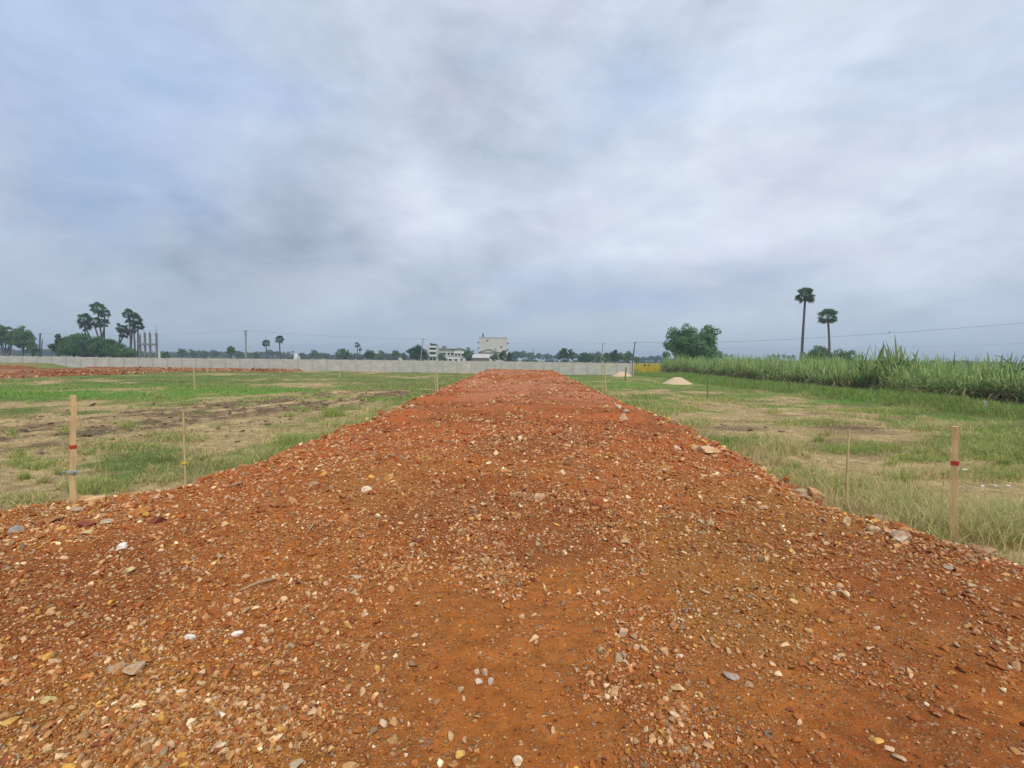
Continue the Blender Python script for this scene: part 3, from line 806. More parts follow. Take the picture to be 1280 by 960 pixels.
stk(594.5, 472, 594, 464, 1.2, M_bamboo, 'small pale stake at the left road edge near the wall', bamboo=True)
stk(243.5, 487, 242, 460, 1.4, M_bamboo, 'thin pale stake standing alone in the bright green left field', bamboo=True)
stk(259.5, 466, 259, 458.5, 1.1, M_bamboo, 'short pale stake by the rubble of the far side road', bamboo=True)
stk(424.5, 472, 424.5, 462, 1.3, M_bamboo, 'pale stake in the left field before the middle of the wall', bamboo=True)
stk(433, 463.2, 432.8, 457, 1.0, M_bamboo, 'small pale stake close to the wall behind the other one', bamboo=True)
stk(192.5, 460, 192.5, 453, 1.0, M_scrap, 'short white marker peg in front of the wall below the unfinished frame', bamboo=True)
stk(271.5, 461, 271.5, 455, .9, M_scrap, 'short white marker peg before the wall left of the utility pole', bamboo=True)
stk(884.5, 498, 884.5, 468, 1.6, M_bamboog, 'dark green bamboo stake in the right field before the cane', bamboo=True)
stk(781.5, 476, 782.5, 459, 1.8, M_bamboog, 'dark post standing in front of the small sand heap by the wall', bamboo=True)
stk(1231, 511, 1231, 502, 3.0, M_conc2, 'stubby pale stone marker at the foot of the cane', bamboo=True)
stk(90.5 - 180, 700, 92 - 182, 560, 6, M_wood, 'wooden stake at the road edge', ) if False else None

# litter
for (u, v, w, lb) in ((1241, 571, 7, 'white plastic scrap in the grass furthest right'), (1206, 591, 8, 'white plastic scrap just right of the thick right stake'), (1228, 611, 6, 'leftmost of three white scraps in a row on the grass'), (1245, 611, 6, 'middle of three white scraps in a row on the grass'), (1259, 611, 7, 'rightmost of three white scraps in a row on the grass')):
    p = hit(u, v); s = w * p.y / F * .8
    sv, sf = rockshape(2, np.random.default_rng(int(u)), 6, .3, .8, .15)
    me = mesh_np('plastic_scrap', sv * A(s * .5, s * .4, s * .25) + A(0, 0, s * .15 + .04), sf)
    tag(link('plastic_scrap', me, M_scrap, loc=p), lb, 'litter', 'white scraps lying in the grass')

# sand heaps
def heap(u, v, wpx, hpx, lb, seed):
    p = hit(u, v); R = wpx * p.y / F / 2; H = hpx * p.y / F
    n, k = 40, 16; V = [(0, 0, H)]
    for j in range(1, k + 1):
        for i in range(n):
            a = 2 * PI * i / n; rr = R * j / k * (1 + .15 * (vnoise(np.array(i * .5 % 20), np.array(1.0), seed) - .5))
            t = j / k; z = H * ((1 - t) ** 1.0 * (1 - .25 * math.exp(-(t * 6) ** 2)) - .04 * t) + (float(vnoise(np.array(math.cos(a) * rr * 4 + 9), np.array(math.sin(a) * rr * 4 + 9), seed)) - .5) * .07 * H
            V.append((math.cos(a) * rr, math.sin(a) * rr * .9, z - (.08 if j == k else 0)))
    V[0] = (0, 0, V[1][2] + .01)
    F_ = [(0, 1 + i, 1 + (i + 1) % n) for i in range(n)]
    for j in range(k - 1):
        for i in range(n):
            a, b = 1 + j * n + i, 1 + j * n + (i + 1) % n
            F_.append((a, a + n, b + n, b))
    me = bpy.data.meshes.new('sand_heap'); me.from_pydata(V, [], F_); me.polygons.foreach_set('use_smooth', [True] * len(F_))
    return tag(link('sand_heap', me, M_sand, loc=p), lb, 'sand heap', 'pale sand heaps in the right field')
heap(847, 480, 37, 11, 'larger pale sand heap in the grass before the cane', 3)
heap(777.5, 470.5, 27, 8, 'smaller pinkish sand heap near the end of the wall', 5)

# ------------------------------------------------------------------ boundary wall
wy = 67.0
root = empty('boundary_wall', (0, wy, 0))
x1 = atd(789, 460, wy).x; nb = 52; pitch = 2.07
mb = MB()
for i in range(nb):
    a = x1 - (i + 1) * pitch; b = x1 - i * pitch
    top = 1.66 + .06 * math.sin(i * .13) + random.uniform(-.012, .012)
    hh = top / 5
    for k in range(5):
        mb.box(a + .06, b - .06, -.03 + random.uniform(-.006, .006), .03, k * hh + .004 - (.1 if k == 0 else 0), (k + 1) * hh - .008)
mb.build('panels', M_conc, root)
for i in range(nb + 1):
    a = x1 - i * pitch; mb = MB(); tp = 1.70 + .06 * math.sin(i * .13)
    mb.box(-.075, .075, -.085, .085, -.2, tp); mb.box(-.055, .055, -.065, .065, tp, tp + .03)
    mb.build('post', M_conc2, root, (a, 0, 0))
tag(root, 'long grey precast concrete panel wall across the far side of the fields', 'wall')
# short return wall behind the end
root = empty('return_wall', (x1 + .30, wy, 0)); mb = MB()
for i in range(5):
    for k in range(5): mb.box(-.03, .03, .1 + i * 2.07, 2.0 + i * 2.07, k * .33 + .004, k * .33 + .322)
mb.build('panels', M_conc, root)
for i in range(6): 
    mb = MB(); mb.box(-.075, .075, -.03, .09, -.2, 1.7); mb.build('post', M_conc2, root, (0, i * 2.07, 0))
tag(root, 'short end wall turning back at the right end of the long wall', 'wall')

# ------------------------------------------------------------------ trees
def leafcloud(centers, radii, n, size, c1, c2, seed, squash=.8, hollow=.35):
    rs = np.random.default_rng(seed); centers = np.array(centers, float); radii = np.array(radii, float)
    p = radii ** 2; p /= p.sum(); w = rs.choice(len(centers), n, p=p)
    d = rs.normal(size=(n, 3)); d /= np.linalg.norm(d, axis=1)[:, None]
    rad = (hollow + (1 - hollow) * rs.random(n) ** .5)
    P = centers[w] + d * (rad * radii[w])[:, None] * A(1, 1, squash)
    nrm = d + rs.normal(0, .7, (n, 3)); nrm /= np.linalg.norm(nrm, axis=1)[:, None]
    t = np.cross(nrm, rs.normal(size=(n, 3))); t /= np.linalg.norm(t, axis=1)[:, None]; b = np.cross(nrm, t)
    s = (size * rs.uniform(.6, 1.4, n))[:, None]
    V = np.stack([P - t * s, P - b * s * .6, P + t * s, P + b * s * .6], 1).reshape(-1, 3)
    Fq = np.arange(n * 4).reshape(-1, 4)
    tone = rs.random(len(centers))[w] * .6 + rs.random(n) * .4
    C = np.repeat(mixc(A(*c1), A(*c2), tone), 4, 0)
    return V, Fq, C
def tree(name, u, D, vtop, wpx, label, cat='tree', group=None, lobes=None, c1=(.08, .16, .07), c2=(.18, .29, .11), crown0=.25, n=None, leaf=None, seed=0, vbase=None, dens=1.0, trunkr=None, depth=.8):
    """crown filled with leaf clumps; lobes: list of (dx, top fraction, width fraction)"""
    S = D / F; top = atd(u, vtop, D); x = top.x; H = top.z; W = wpx * S
    root = empty(name, (x, D, 0))
    rs = random.Random(seed + int(u * 7))
    lobes = lobes or [(0, 1, 1)]
    cs, rr = [], []
    for (dx, tf, wf) in lobes:
        zt = H * tf; zb = H * crown0; hw = W * wf / 2; cx = dx * W
        nn = int(16 + 26 * wf)
        for i in range(nn):
            # ellipsoidal dome, flat below
            a = rs.uniform(0, 2 * PI); el = rs.uniform(-.25, 1) ; r_ = rs.uniform(.35, .86)
            q = math.sqrt(max(0, 1 - max(el, 0) ** 2))
            cr = min(hw, (zt - zb) * .6) * rs.uniform(.20, .34)
            px_ = cx + math.cos(a) * q * r_ * (hw - cr * .4); py_ = math.sin(a) * q * r_ * hw * depth
            pz_ = zb + (zt - zb) * (.42 + .56 * el * (r_ + .12)) 
            cs.append((px_, py_, min(pz_, zt - cr * .75))); rr.append(cr)
    leaf = leaf or max(.10, .9 * S)
    if n is None: n = int(min(9000, max(260, 5.0 * dens * wpx * max(6, (hor(u) - vtop)))))
    V, Fq, C = leafcloud(cs, rr, n, leaf, c1, c2, seed + int(u))
    link('crown', mesh_np('crown', V, Fq, C), M_leaf, root)
    mb = MB(); tr = trunkr or max(.12, W * .03)
    fork = H * max(.18, crown0 * .8)
    for (dx, tf, wf) in lobes:
        mb.tube([(0, 0, -.3), (dx * W * .15, 0, fork * .6), (dx * W * .4, 0, fork), (dx * W, 0, H * tf * .7)], [tr * 1.2, tr, tr * .8, tr * .2], 7)
    for k in rs.sample(range(len(cs)), min(9, len(cs))):
        c = cs[k]; mb.tube([(0, 0, fork), ((c[0]) * .5, c[1] * .5, (fork + c[2]) * .5), c], [tr * .5, tr * .3, tr * .1], 5)
    mb.build('trunk', M_bark, root)
    return tag(root, label, cat, group)

def palmleaves(R, seed, nl, skirt, c1, c2):
    rs = np.random.default_rng(seed); VV, FF, CC = [], [], []; b = 0
    for i in range(nl):
        el = math.asin(rs.uniform(-.85, 1.0)); az = 2.39996 * i + rs.uniform(-.3, .3)
        d = A(math.cos(el) * math.cos(az), math.cos(el) * math.sin(az), math.sin(el))
        up = A(0, 0, 1) if abs(d[2]) < .95 else A(1, 0, 0)
        s = np.cross(d, up); s /= np.linalg.norm(s); nn = np.cross(s, d)
        roll = rs.uniform(-.9, .9); s2 = s * math.cos(roll) + nn * math.sin(roll); n2 = np.cross(s2, d)
        pl = R * rs.uniform(.46, .68); fr = R * rs.uniform(.38, .52)
        o = d * pl; k = 13; dark = rs.random()
        c = mixc(A(*c1), A(*c2), dark); 
        if el < -.5 and skirt: c = A(.08, .10, .055)
        pw = R * .018
        V = [o - s2 * 0, -s2 * pw, s2 * pw, o + s2 * pw, o - s2 * pw]; Fq = [(b + 1, b + 2, b + 3, b + 4)]
        for j in range(k):
            a = (j / (k - 1) - .5) * 4.3; w = .18
            def pt(an, r_, fold):
                return o + (d * math.cos(an) + s2 * math.sin(an)) * r_ + n2 * fold - A(0, 0, 1) * r_ * r_ * .16 / R
            i0 = len(V)
            V += [pt(a - w, fr * .62, fr * .05), pt(a, fr * rs.uniform(.9, 1.05), -fr * .10), pt(a + w, fr * .62, fr * .05)]
            Fq.append((b, b + i0, b + i0 + 1, b + i0 + 2))
        VV += V; FF += Fq; CC += [c] * len(V); b += len(V)
    return mesh_np('fronds', np.array(VV), np.array(FF), np.array(CC))
def palm(u, D, vc, rpx, ub, vb, label, group, seed=0, nl=34, trpx=None, skirt=True, c1=(.05, .105, .055), c2=(.11, .19, .085), bend=0):
    """vc: pixel row of crown centre; ub, vb: a point low on the trunk"""
    S = D / F; c = atd(u, vc, D); b = atd(ub, vb, D); R = rpx * S
    dx = (b.x - c.x) / max(.5, (c.z - b.z)); bx = c.x + dx * c.z
    root = empty('palmyra_palm', (bx, D, 0))
    me = palmleaves(R, seed, nl, skirt, c1, c2); link('crown', me, M_leaf, root, (c.x - bx, 0, c.z))
    tr = (trpx or 2.2) * S / 2 * .85; H = c.z; mb = MB(); pts, rs = [], []
    for k in range(13):
        t = k / 12; pts.append(((c.x - bx) * t + bend * math.sin(t * PI), .1 * math.sin(t * 5 + seed), -.3 + (H + .2) * t)); rs.append(tr * (1.25 - .45 * t + (.35 if k == 0 else 0)) * (1 + .03 * (k % 2)))
    mb.tube(pts, rs, 9); mb.build('trunk', M_palmbark, root, smooth=True)
    return tag(root, label, 'palm', group)

G1 = 'palms right of the road behind the cane'
palm(1006.5, 98, 369, 12.3, 1003, 448, 'tallest palm with a round crown on a long thin dark trunk behind the cane', G1, 1, 40, 3.4, bend=-.15)
palm(1035, 108, 396, 12.3, 1036, 438, 'shorter of the two tall palms standing right of the tallest one', G1, 2, 36, 3.0, bend=.1)
G2 = 'left group of palms rising over the dome tree'
PL = [(104.5, 399, 8.5, 107, 424, 'left palm with spreading crown in the group over the dome tree'),
      (106.5, 408, 7.5, 114.5, 426, 'low leaning palm at the left of the group over the dome tree'),
      (117, 402, 8.5, 122.5, 420, 'middle palm of the group over the dome tree'),
      (122, 385.5, 9.5, 127, 420, 'highest palm of the group over the dome tree'),
      (131, 392, 7, 130.5, 420, 'right palm with ragged crown in the group over the dome tree'),
      (130.5, 404, 7, 128.5, 420, 'lower right palm of the group over the dome tree')]
for i, (u, vc, rp, ub, vb, lb) in enumerate(PL): palm(u, 126 + i * 1.5, vc, rp, ub, vb, lb, G2, 10 + i, 30, 2.0)
G3 = 'right group of palms beside the unfinished frame'
PR = [(161, 393, 7.5, 163, 430, 'topmost palm of the group beside the unfinished frame'),
      (167, 399, 9.5, 168, 430, 'broadest palm of the group beside the unfinished frame'),
      (173, 407, 7, 172.5, 432, 'palm closest to the unfinished frame'),
      (152.5, 410, 7.5, 149, 428, 'low palm at the left of the group beside the unfinished frame'),
      (155, 417, 7, 149.5, 430, 'lowest palm with its crown just over the bushes'),
      (165, 411, 7.5, 164, 430, 'middle low palm of the group beside the unfinished frame')]
for i, (u, vc, rp, ub, vb, lb) in enumerate(PR): palm(u, 124 + i * 1.3, vc, rp, ub, vb, lb, G3, 30 + i, 28, 2.0)
palm(332.5, 190, 429, 5.2, 333, 440, 'small palm right of the utility pole above the wall', 'pair of small palms above the wall', 50, 26, 1.6)
palm(349.5, 170, 424.5, 6.2, 350, 440, 'larger of the pair of small palms above the wall', 'pair of small palms above the wall', 51, 28, 1.8)
palm(446.5, 210, 431, 4.2, 447, 446, 'slim palm with an oval crown above the wall', 'slim palms in the far tree line', 52, 24, 1.3)
palm(450.5, 215, 436, 3.0, 449, 446, 'smaller palm leaning against the slim oval crowned palm', 'slim palms in the far tree line', 53, 18, 1.0)
for i, (u, v) in enumerate(((340, 441), (346, 440.5), (354.5, 441.5), (360, 440.5), (365.5, 440.5))):
    palm(u, 290, v, 2.2, u, 445, 'tiny far palm in the row behind the white shrine', 'tiny far palms behind the white shrine', 60 + i, 16, .9)
for i, (u, v) in enumerate(((902, 445), (908, 444.5), (914, 445.5), (948, 448.5), (962, 446.5), (967.5, 445), (973.5, 446), (980, 445), (986, 446.5), (992, 446))):
    palm(u, 250, v, 3.0, u, 451, 'small far palm in the row above the cane', 'small far palms in a row above the cane', 70 + i, 18, 1.1)

# broad trees
tree('shade_tree', 866, 82, 403, 71, 'big dark green tree with a double dome crown behind the cane', lobes=[(-.17, 1, .72), (.25, .965, .60), (.04, .86, .8), (0, .62, 1)], crown0=.10, n=21000, leaf=.17, seed=3, c1=(.09, .19, .08), c2=(.22, .36, .15))
T = [ # u, D, vtop, w, label, kwargs
 (6, 132, 402, 42, 'broad tree with layered crown at the left edge of the view', dict(lobes=[(-.2, 1, .7), (.25, .93, .6)], crown0=.2)),
 (27, 128, 407, 30, 'layered tree right of the broad tree at the left edge', dict(crown0=.15)),
 (40, 126, 424, 16, 'low bush at the right foot of the layered trees', dict(crown0=.05)),
 (72, 118, 416, 20, 'small round tree left of the dome tree', dict(crown0=.08, c1=(.05, .10, .03), c2=(.10, .17, .05))),
 (108, 116, 416, 66, 'wide dark dome tree under the left palms', dict(crown0=.03, lobes=[(0, 1, 1), (-.3, .85, .6), (.28, .8, .7)], c1=(.06, .145, .06), c2=(.12, .23, .085), dens=1.8)),
 (92, 119, 418, 34, 'rounded dark tree at the left shoulder of the wide dome tree', dict(crown0=.02, c1=(.05, .12, .045), c2=(.10, .19, .07), dens=1.5)),
 (126, 119, 419, 36, 'rounded dark tree at the right shoulder of the wide dome tree', dict(crown0=.02, c1=(.05, .12, .045), c2=(.10, .19, .07), dens=1.5)),
 (140, 121, 424, 30, 'lower leafy tree filling the gap between the two palm groups', dict(crown0=.02)),
 (150, 117, 428, 46, 'low bushes under the right palms', dict(crown0=.03, lobes=[(-.1, 1, .8), (.25, .9, .6)])),
 (206, 130, 438, 16, 'low bush right of the unfinished frame', dict(crown0=.02)),
 (228, 230, 435, 13, 'small blue green dome tree far behind the wall at left', dict(crown0=.1)),
 (241.5, 250, 438, 10, 'tiny tree right of the small blue green dome tree', dict()),
 (254, 250, 438.5, 14, 'low far tree midway between frame and pole', dict()),
 (270, 240, 438.5, 7, 'narrow far tree left of the palm like tree', dict()),
 (288, 150, 431.5, 11, 'small dark tree with a tufted head left of the utility pole', dict(crown0=.35)),
 (298, 260, 438.5, 10, 'faint far tree touching the utility pole from the left', dict()),
 (319, 230, 440.5, 12, 'low dome tree right of the utility pole', dict()),
 (393, 260, 437, 14, 'thin grey green tree on the horizon left of centre', dict(dens=.5)),
 (408, 280, 442.5, 12, 'low far bush beside the thin grey green tree', dict()),
 (429, 200, 435.5, 22, 'dense dark tree left of the slim palm', dict(crown0=.08, lobes=[(-.1, 1, .8), (.3, .95, .5)])),
 (463, 190, 437, 18, 'leafy green tree right of the slim palm', dict(crown0=.08, c1=(.05, .11, .03), c2=(.09, .17, .05))),
 (475, 230, 442, 9, 'small far tree right of the leafy green tree', dict()),
 (494.5, 210, 437.5, 12, 'grey green tree left of the big round tree', dict(dens=.8)),
 (505, 215, 441, 9, 'low dark tree touching the big round tree', dict()),
 (522, 175, 430.5, 29, 'big round green tree left of the white houses', dict(crown0=.04, c1=(.035, .09, .03), c2=(.06, .135, .045), dens=1.4)),
 (552.5, 200, 441, 14, 'dark bushy tree in front of the white houses', dict(crown0=.05)),
 (586, 185, 434, 20, 'ragged tree between the white houses and the tall block', dict(crown0=.1, lobes=[(0, 1, .6), (-.25, .85, .5), (.25, .85, .5)], dens=.9)),
 (618, 180, 442, 14, 'dark shrub before the gabled house', dict()),
 (633, 185, 437.5, 24, 'green tree covering the foot of the tall block', dict(crown0=.05, c1=(.04, .10, .03), c2=(.08, .16, .05), lobes=[(-.15, 1, .7), (.25, .9, .6)])),
 (654, 380, 438.5, 10, 'slightly taller far tree rising from the blue tree line', dict()),
 (707, 185, 433.5, 23, 'pale green tree with ragged top behind the road end', dict(crown0=.1, c1=(.06, .12, .04), c2=(.10, .18, .06), lobes=[(-.1, 1, .7), (.3, .93, .5)])),
 (732, 200, 439.5, 27, 'smooth dark dome tree right of the road end', dict(crown0=.02, c1=(.04, .11, .05), c2=(.07, .15, .065), dens=1.3)),
 (748, 190, 443.5, 14, 'low tree behind the leaning utility pole', dict()),
 (757, 175, 440.5, 13, 'small leafy tree right of the leaning utility pole', dict(crown0=.2)),
 (768, 165, 437, 16, 'bright leafy tree left of the palm like tree near the wall end', dict(crown0=.1, c1=(.04, .09, .03), c2=(.08, .15, .05))),
 (777, 168, 440.5, 12, 'small dense tree between the leafy trees near the wall end', dict()),
 (786, 160, 438.5, 14, 'spiky dark tree against the pole near the wall end', dict(crown0=.1, dens=.7)),
 (796, 175, 445, 10, 'low bush at the pole near the wall end', dict()),
 (1020, 94, 428.5, 42, 'dark shrubby tree at the foot of the tall palms', dict(crown0=.1, lobes=[(-.05, 1, .8), (.3, .88, .5)])),
 (1055, 96, 434, 40, 'spreading low tree right of the tall palms', dict(crown0=.1, dens=.8, lobes=[(-.1, 1, .7), (.2, .95, .6)])),
 (1145, 300, 452, 8, 'leftmost tiny tree above the right part of the cane', dict()),
 (1153, 300, 450.8, 7, 'tiny round tree above the cane right of the tall cane clump', dict()),
 (1167, 290, 450.2, 11, 'flat topped tiny tree above the cane', dict(crown0=.4)),
 (1186, 290, 452.5, 13, 'low far tree above the cane next to the flat topped one', dict()),
 (1199, 280, 451.5, 10, 'rounded far tree above the right part of the cane', dict()),
 (1216, 280, 451.8, 14, 'widest far tree above the right part of the cane', dict()),
 (806, 140, 455.0, 2.6, 'larger dark shrub in the yellow crop', dict(crown0=.0, n=120, c1=(.01, .012, .01), c2=(.02, .02, .015))),
 (811, 142, 455.2, 2.2, 'smaller dark shrub in the yellow crop', dict(crown0=.0, n=100, c1=(.01, .012, .01), c2=(.02, .02, .015))),
]
for i, (u, D, vt, w, lb, kw) in enumerate(T):
    tree('shrub' if any(k in lb for k in ('bush', 'shrub ', 'shrub b')) else 'broadleaf_tree', u, D, vt, w, lb, group='trees and bushes beyond the wall and the cane', seed=100 + i, **kw)

# far tree line as one mass
n = 150
cs, rr = [], []
for i in range(520):
    u = -160 + 1600 * (i + random.random()) / 520
    D = random.uniform(400, 560)
    h = 3.0 + 3.5 * float(vnoise(np.array(u * .035), np.array(2.0), 5)) + 1.5 * random.random()
    if 640 < u < 830: h += 2.6
    if 830 < u: h -= 1.0
    p = atd(u, 450, D)
    for k in range(4): cs.append((p.x + random.uniform(-4, 4), D + random.uniform(-4, 4), (max(1, h - random.uniform(1.2, 4)) if k else .8))); rr.append(random.uniform(1.6, 3.2))
V, Fq, C = leafcloud(cs, rr, 110000, .8, (.035, .08, .035), (.06, .11, .045), 5, hollow=.2)
tag(link('distant_woodland', mesh_np('distant_woodland', V, Fq, C), M_leaf), 'low blue green line of woods along the horizon', 'woodland', kind='stuff')

# ------------------------------------------------------------------ sugarcane
def canemesh(n_st, H, rad, seed, leaf_w=.055, stalks=True, low=.25):
    rs = np.random.default_rng(seed)
    VV, FF, CC = [], [], []; b = 0; mb = MB()
    for i in range(n_st):
        a = rs.uniform(0, 2 * PI); r_ = rad * rs.random() ** .5; x0, y0 = math.cos(a) * r_, math.sin(a) * r_
        h = H * rs.uniform(.50, .72); lx, ly = rs.normal(0, .10, 2) * h
        if stalks:
            c = mixc(A(.30, .24, .14), A(.16, .17, .07), rs.random())
            mb.tube([(x0, y0, -.1), (x0 + lx * .4, y0 + ly * .4, h * .5), (x0 + lx, y0 + ly, h)], [.018, .017, .012], 4, c, cap=False)
        for k in range(9):
            t0 = low + (1 - low) * (k + .5) / 9; z0 = h * t0; az = rs.uniform(0, 2 * PI); d = A(math.cos(az), math.sin(az), 0)
            L_ = rs.uniform(.55, .95) * H * .5; dry = (t0 < .55 and rs.random() < .6) or rs.random() < .05
            up = rs.uniform(.9, 1.9) if t0 > .6 else rs.uniform(.3, 1.0)
            if k == 8: up = 3.5; L_ *= 1.15
            c = A(.48, .39, .21) * rs.uniform(.5, 1.1) if dry else mixc(A(.17, .29, .08), A(.45, .55, .20), rs.random())
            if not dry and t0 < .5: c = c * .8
            s = A(-d[1], d[0], 0); o = A(x0 + lx * t0, y0 + ly * t0, z0)
            el = math.atan(up); dirh = math.cos(el); dirz = math.sin(el); nseg = 4; wv = leaf_w * rs.uniform(.7, 1.3)
            V = []
            dr = rs.uniform(.5, 1.5) * (1.8 if dry else 1)
            for j in range(nseg + 1):
                t = j / nseg; q = o + d * (dirh * L_ * t) + A(0, 0, 1) * (dirz * L_ * t - dr * L_ * .55 * t ** 2.2 * (.35 if k == 8 else 1))
                if q[2] < .04: q[2] = .04
                w = wv * (1 - t ** 2) * .5 + .003
                V += [q - s * w, q + s * w]
            FF += [(b + 2 * j, b + 2 * j + 1, b + 2 * j + 3, b + 2 * j + 2) for j in range(nseg)]
            VV += V; CC += [c] * len(V); b += len(V)
    return np.array(VV), np.array(FF), np.array(CC), mb
protos = []
for k in range(6):
    V, Fq, C, mb = canemesh(9, 2.55, .42, 200 + k)
    protos.append((mesh_np('cane_leaves', V, Fq, C), mb))
def canex(y): return 23.2 + (y - 30) * 0.012
first = {}; stalkme = {}
yv = 12.0; count = 0
while yv < 74:
    k = count % 6; x = canex(yv) + random.uniform(-.9, .5) + .8 * math.sin(yv * .9); s = np.interp(yv, [12, 22, 50, 74], [.74, .80, 1.0, 1.12]) * random.uniform(.72, 1.18) * (1.15 if random.random() < .12 else 1)
    root = empty('sugarcane_clump', (x, yv, float(fieldz(x, yv)) - .02), random.uniform(0, 6.28)); root.scale = (1, 1, s)
    o = link('leaves', protos[k][0], M_leaf, root)
    if k not in stalkme:
        o2 = protos[k][1].build('stalks', M_grass, root); stalkme[k] = o2.data
    else: link('stalks', stalkme[k], M_grass, root)
    tag(root, 'leafy sugarcane clump in the front row of the cane field', 'sugarcane', 'front row of the sugarcane field')
    yv += random.uniform(.45, .7); count += 1
# distinct taller clumps
for (u, D, vt, lb, sd) in ((1122, 29.5, 431, 'tallest sugarcane clump standing up above the whole cane field', 300), (1081, 33, 441, 'second tall sugarcane clump left of the tallest one', 301), (1243, 25.5, 447, 'slim raised sugarcane tuft near the right end of the field', 302)):
    p = atd(u, vt, D); V, Fq, C, mb = canemesh(26 if sd == 300 else 14, p.z * 1.10, 1.0 if sd == 300 else .6, sd, .11)
    root = empty('sugarcane_clump', (p.x, D, 0)); link('leaves', mesh_np('cane_leaves', V, Fq, C * .85), M_leaf, root); mb.build('stalks', M_grass, root)
    tag(root, lb, 'sugarcane', 'tall sugarcane clumps')
# the field behind as one mass
base_l = [np.array([v.co[:] for v in p[0].vertices]) for p in protos]
base_f = [np.array([tuple(q.vertices) for q in p[0].polygons]) for p in protos]
base_c = []
for p in protos:
    a = np.zeros(len(p[0].vertices) * 4, np.float32); p[0].color_attributes['Col'].data.foreach_get('color', a); base_c.append(a.reshape(-1, 4)[:, :3])
VV, FF, CC = [], [], []; b = 0
spots = []
for row in range(26):
    off = .55 + row * (.65 if row < 6 else .9) + max(0, row - 14) * .8
    y = 11.0
    while y < 76:
        spots.append((canex(y) + off + random.uniform(-.3, .3), y)); y += random.uniform(.5, .9) * (1 if row < 5 else 1.3) * (1 + y * .006)
for (x, y) in spots:
    k = random.randrange(6); a = random.uniform(0, 2 * PI); c, s = math.cos(a), math.sin(a); sz = np.interp(y, [12, 22, 50, 74], [.74, .80, 1.0, 1.12]) * random.uniform(.72, 1.12) * (1.18 if random.random() < .06 else 1)
    v = base_l[k]; W = np.stack([v[:, 0] * c - v[:, 1] * s + x, v[:, 0] * s + v[:, 1] * c + y, v[:, 2] * sz], -1)
    VV.append(W); FF.append(base_f[k] + b); CC.append(base_c[k] * random.uniform(.85, 1.2)); b += len(W)
tag(link('sugarcane_mass', mesh_np('sugarcane_mass', np.concatenate(VV), np.concatenate(FF), np.concatenate(CC)), M_leaf), 'dense green sugarcane filling the field behind its front row', 'sugarcane', kind='stuff')
# bent palm sapling at the right edge, in the cane
p = atd(1272, 447, 27); mb = MB()
root = empty('date_palm_sapling', (p.x, 27, 0))
mb.tube([(0, 0, 0), (0, 0, 1.6)], [.08, .05], 7); mb.build('trunk', M_palmbark, root)
mb = MB()
for k in range(9):
    a = k * .7; L_ = 1.1; pts = [(0, 0, 1.55)] + [(math.cos(a) * L_ * t, math.sin(a) * L_ * t, 1.55 + 1.25 * t * (1.2 if k % 3 else 1.9) - 1.3 * t * t) for t in (.3, .6, .9)]
    mb.tube(pts, [.03, .028, .022, .01], 4, (.05, .09, .035))
mb.build('fronds', M_leaf, root)
tag(root, 'dark young palm with bent fronds at the right end of the cane', 'palm')

# ------------------------------------------------------------------ buildings
def house(name, u0, u1, vtop, D, label, m, depth=8, winrows=(), cat='building', roof=None, extra=None):
    a = atd(u0, vtop, D); b = atd(u1, vtop, D); H = a.z * .5 + b.z * .5; W = b.x - a.x
    root = empty(name, ((a.x + b.x) / 2, D, 0))
    mb = MB(); mb.box(-W / 2, W / 2, 0, depth, -.3, H); mb.build('walls', m, root)
    for (fx, z0, z1, w) in winrows:
        mb = MB(); mb.box(-w / 2, w / 2, -.03, .05, 0, (z1 - z0)); o = mb.build('window', M_dark, root, (fx * W, 0, z0))
        mb = MB(); mb.box(-w / 2 - .15, w / 2 + .15, -.45, -.04, (z1 - z0) + .05, (z1 - z0) + .17); mb.build('shade', m, o)
    if roof == 'parapet':
        mb = MB(); mb.box(-W / 2 - .2, W / 2 + .2, -.2, depth + .2, H, H + .22); mb.build('parapet', M_lightroof, root)
    if roof == 'gable':
        mb = MB(); h2 = W * .16
        for sgn in (1,):
            mb.add([(-W / 2 - .4, -.5, H), (W / 2 + .4, -.5, H), (0, -.5, H + h2), (-W / 2 - .4, depth + .4, H), (W / 2 + .4, depth + .4, H), (0, depth + .4, H + h2)],
                   [(0, 2, 5, 3), (2, 1, 4, 5), (0, 3, 4, 1)])
        mb.build('roof', M_roof, root)
        mb = MB(); mb.add([(-W / 2, -.02, H + .003), (W / 2, -.02, H + .003), (0, -.02, H + h2 - .06), (-W / 2, depth, H + .003), (W / 2, depth, H + .003), (0, depth, H + h2 - .06)], [(0, 1, 2), (3, 5, 4)]); mb.build('gable', m, root)
    return tag(root, label, cat, 'houses beyond the wall'), W, H
r_, W, H = house('apartment_block', 599, 633.5, 422.2, 230, 'tall plain grey block of flats standing highest of all buildings', M_grey, 11, [(-.2, 10.9, 11.5, .7), (.3, 7.4, 8.6, .45), (.10, 6.7, 7.2, .6)], roof='parapet')
for sx, z in ((-1, 7.0), (-1, 9.8), (1, 6.4), (1, 9.6)):
    mb = MB(); mb.box(-.45, .45, 0, 2.2, 0, .75); mb.build('balcony', M_roof, r_, (sx * (W / 2 + .46), 1, z))
mb = MB(); mb.tube([(0, 0, 0), (0, 0, .4), (0, 0, 1.7), (0, 0, 1.9)], [.28, .36, .36, .12], 10); mb.build('water_tank', M_dark, r_, (-W * .37, 2, H + .22))
r_, W, H = house('gabled_house', 598, 624, 440.5, 205, 'grey gabled house in front of the tall grey block', M_grey, 9, [(-.2, 1.5, 2.6, 1), (.2, 1.5, 2.6, 1)], roof='gable')
r_, W, H = house('long_shed', 591, 611, 447, 180, 'low shed with pale sloping sheet roof before the gabled house', M_conc2, 5)
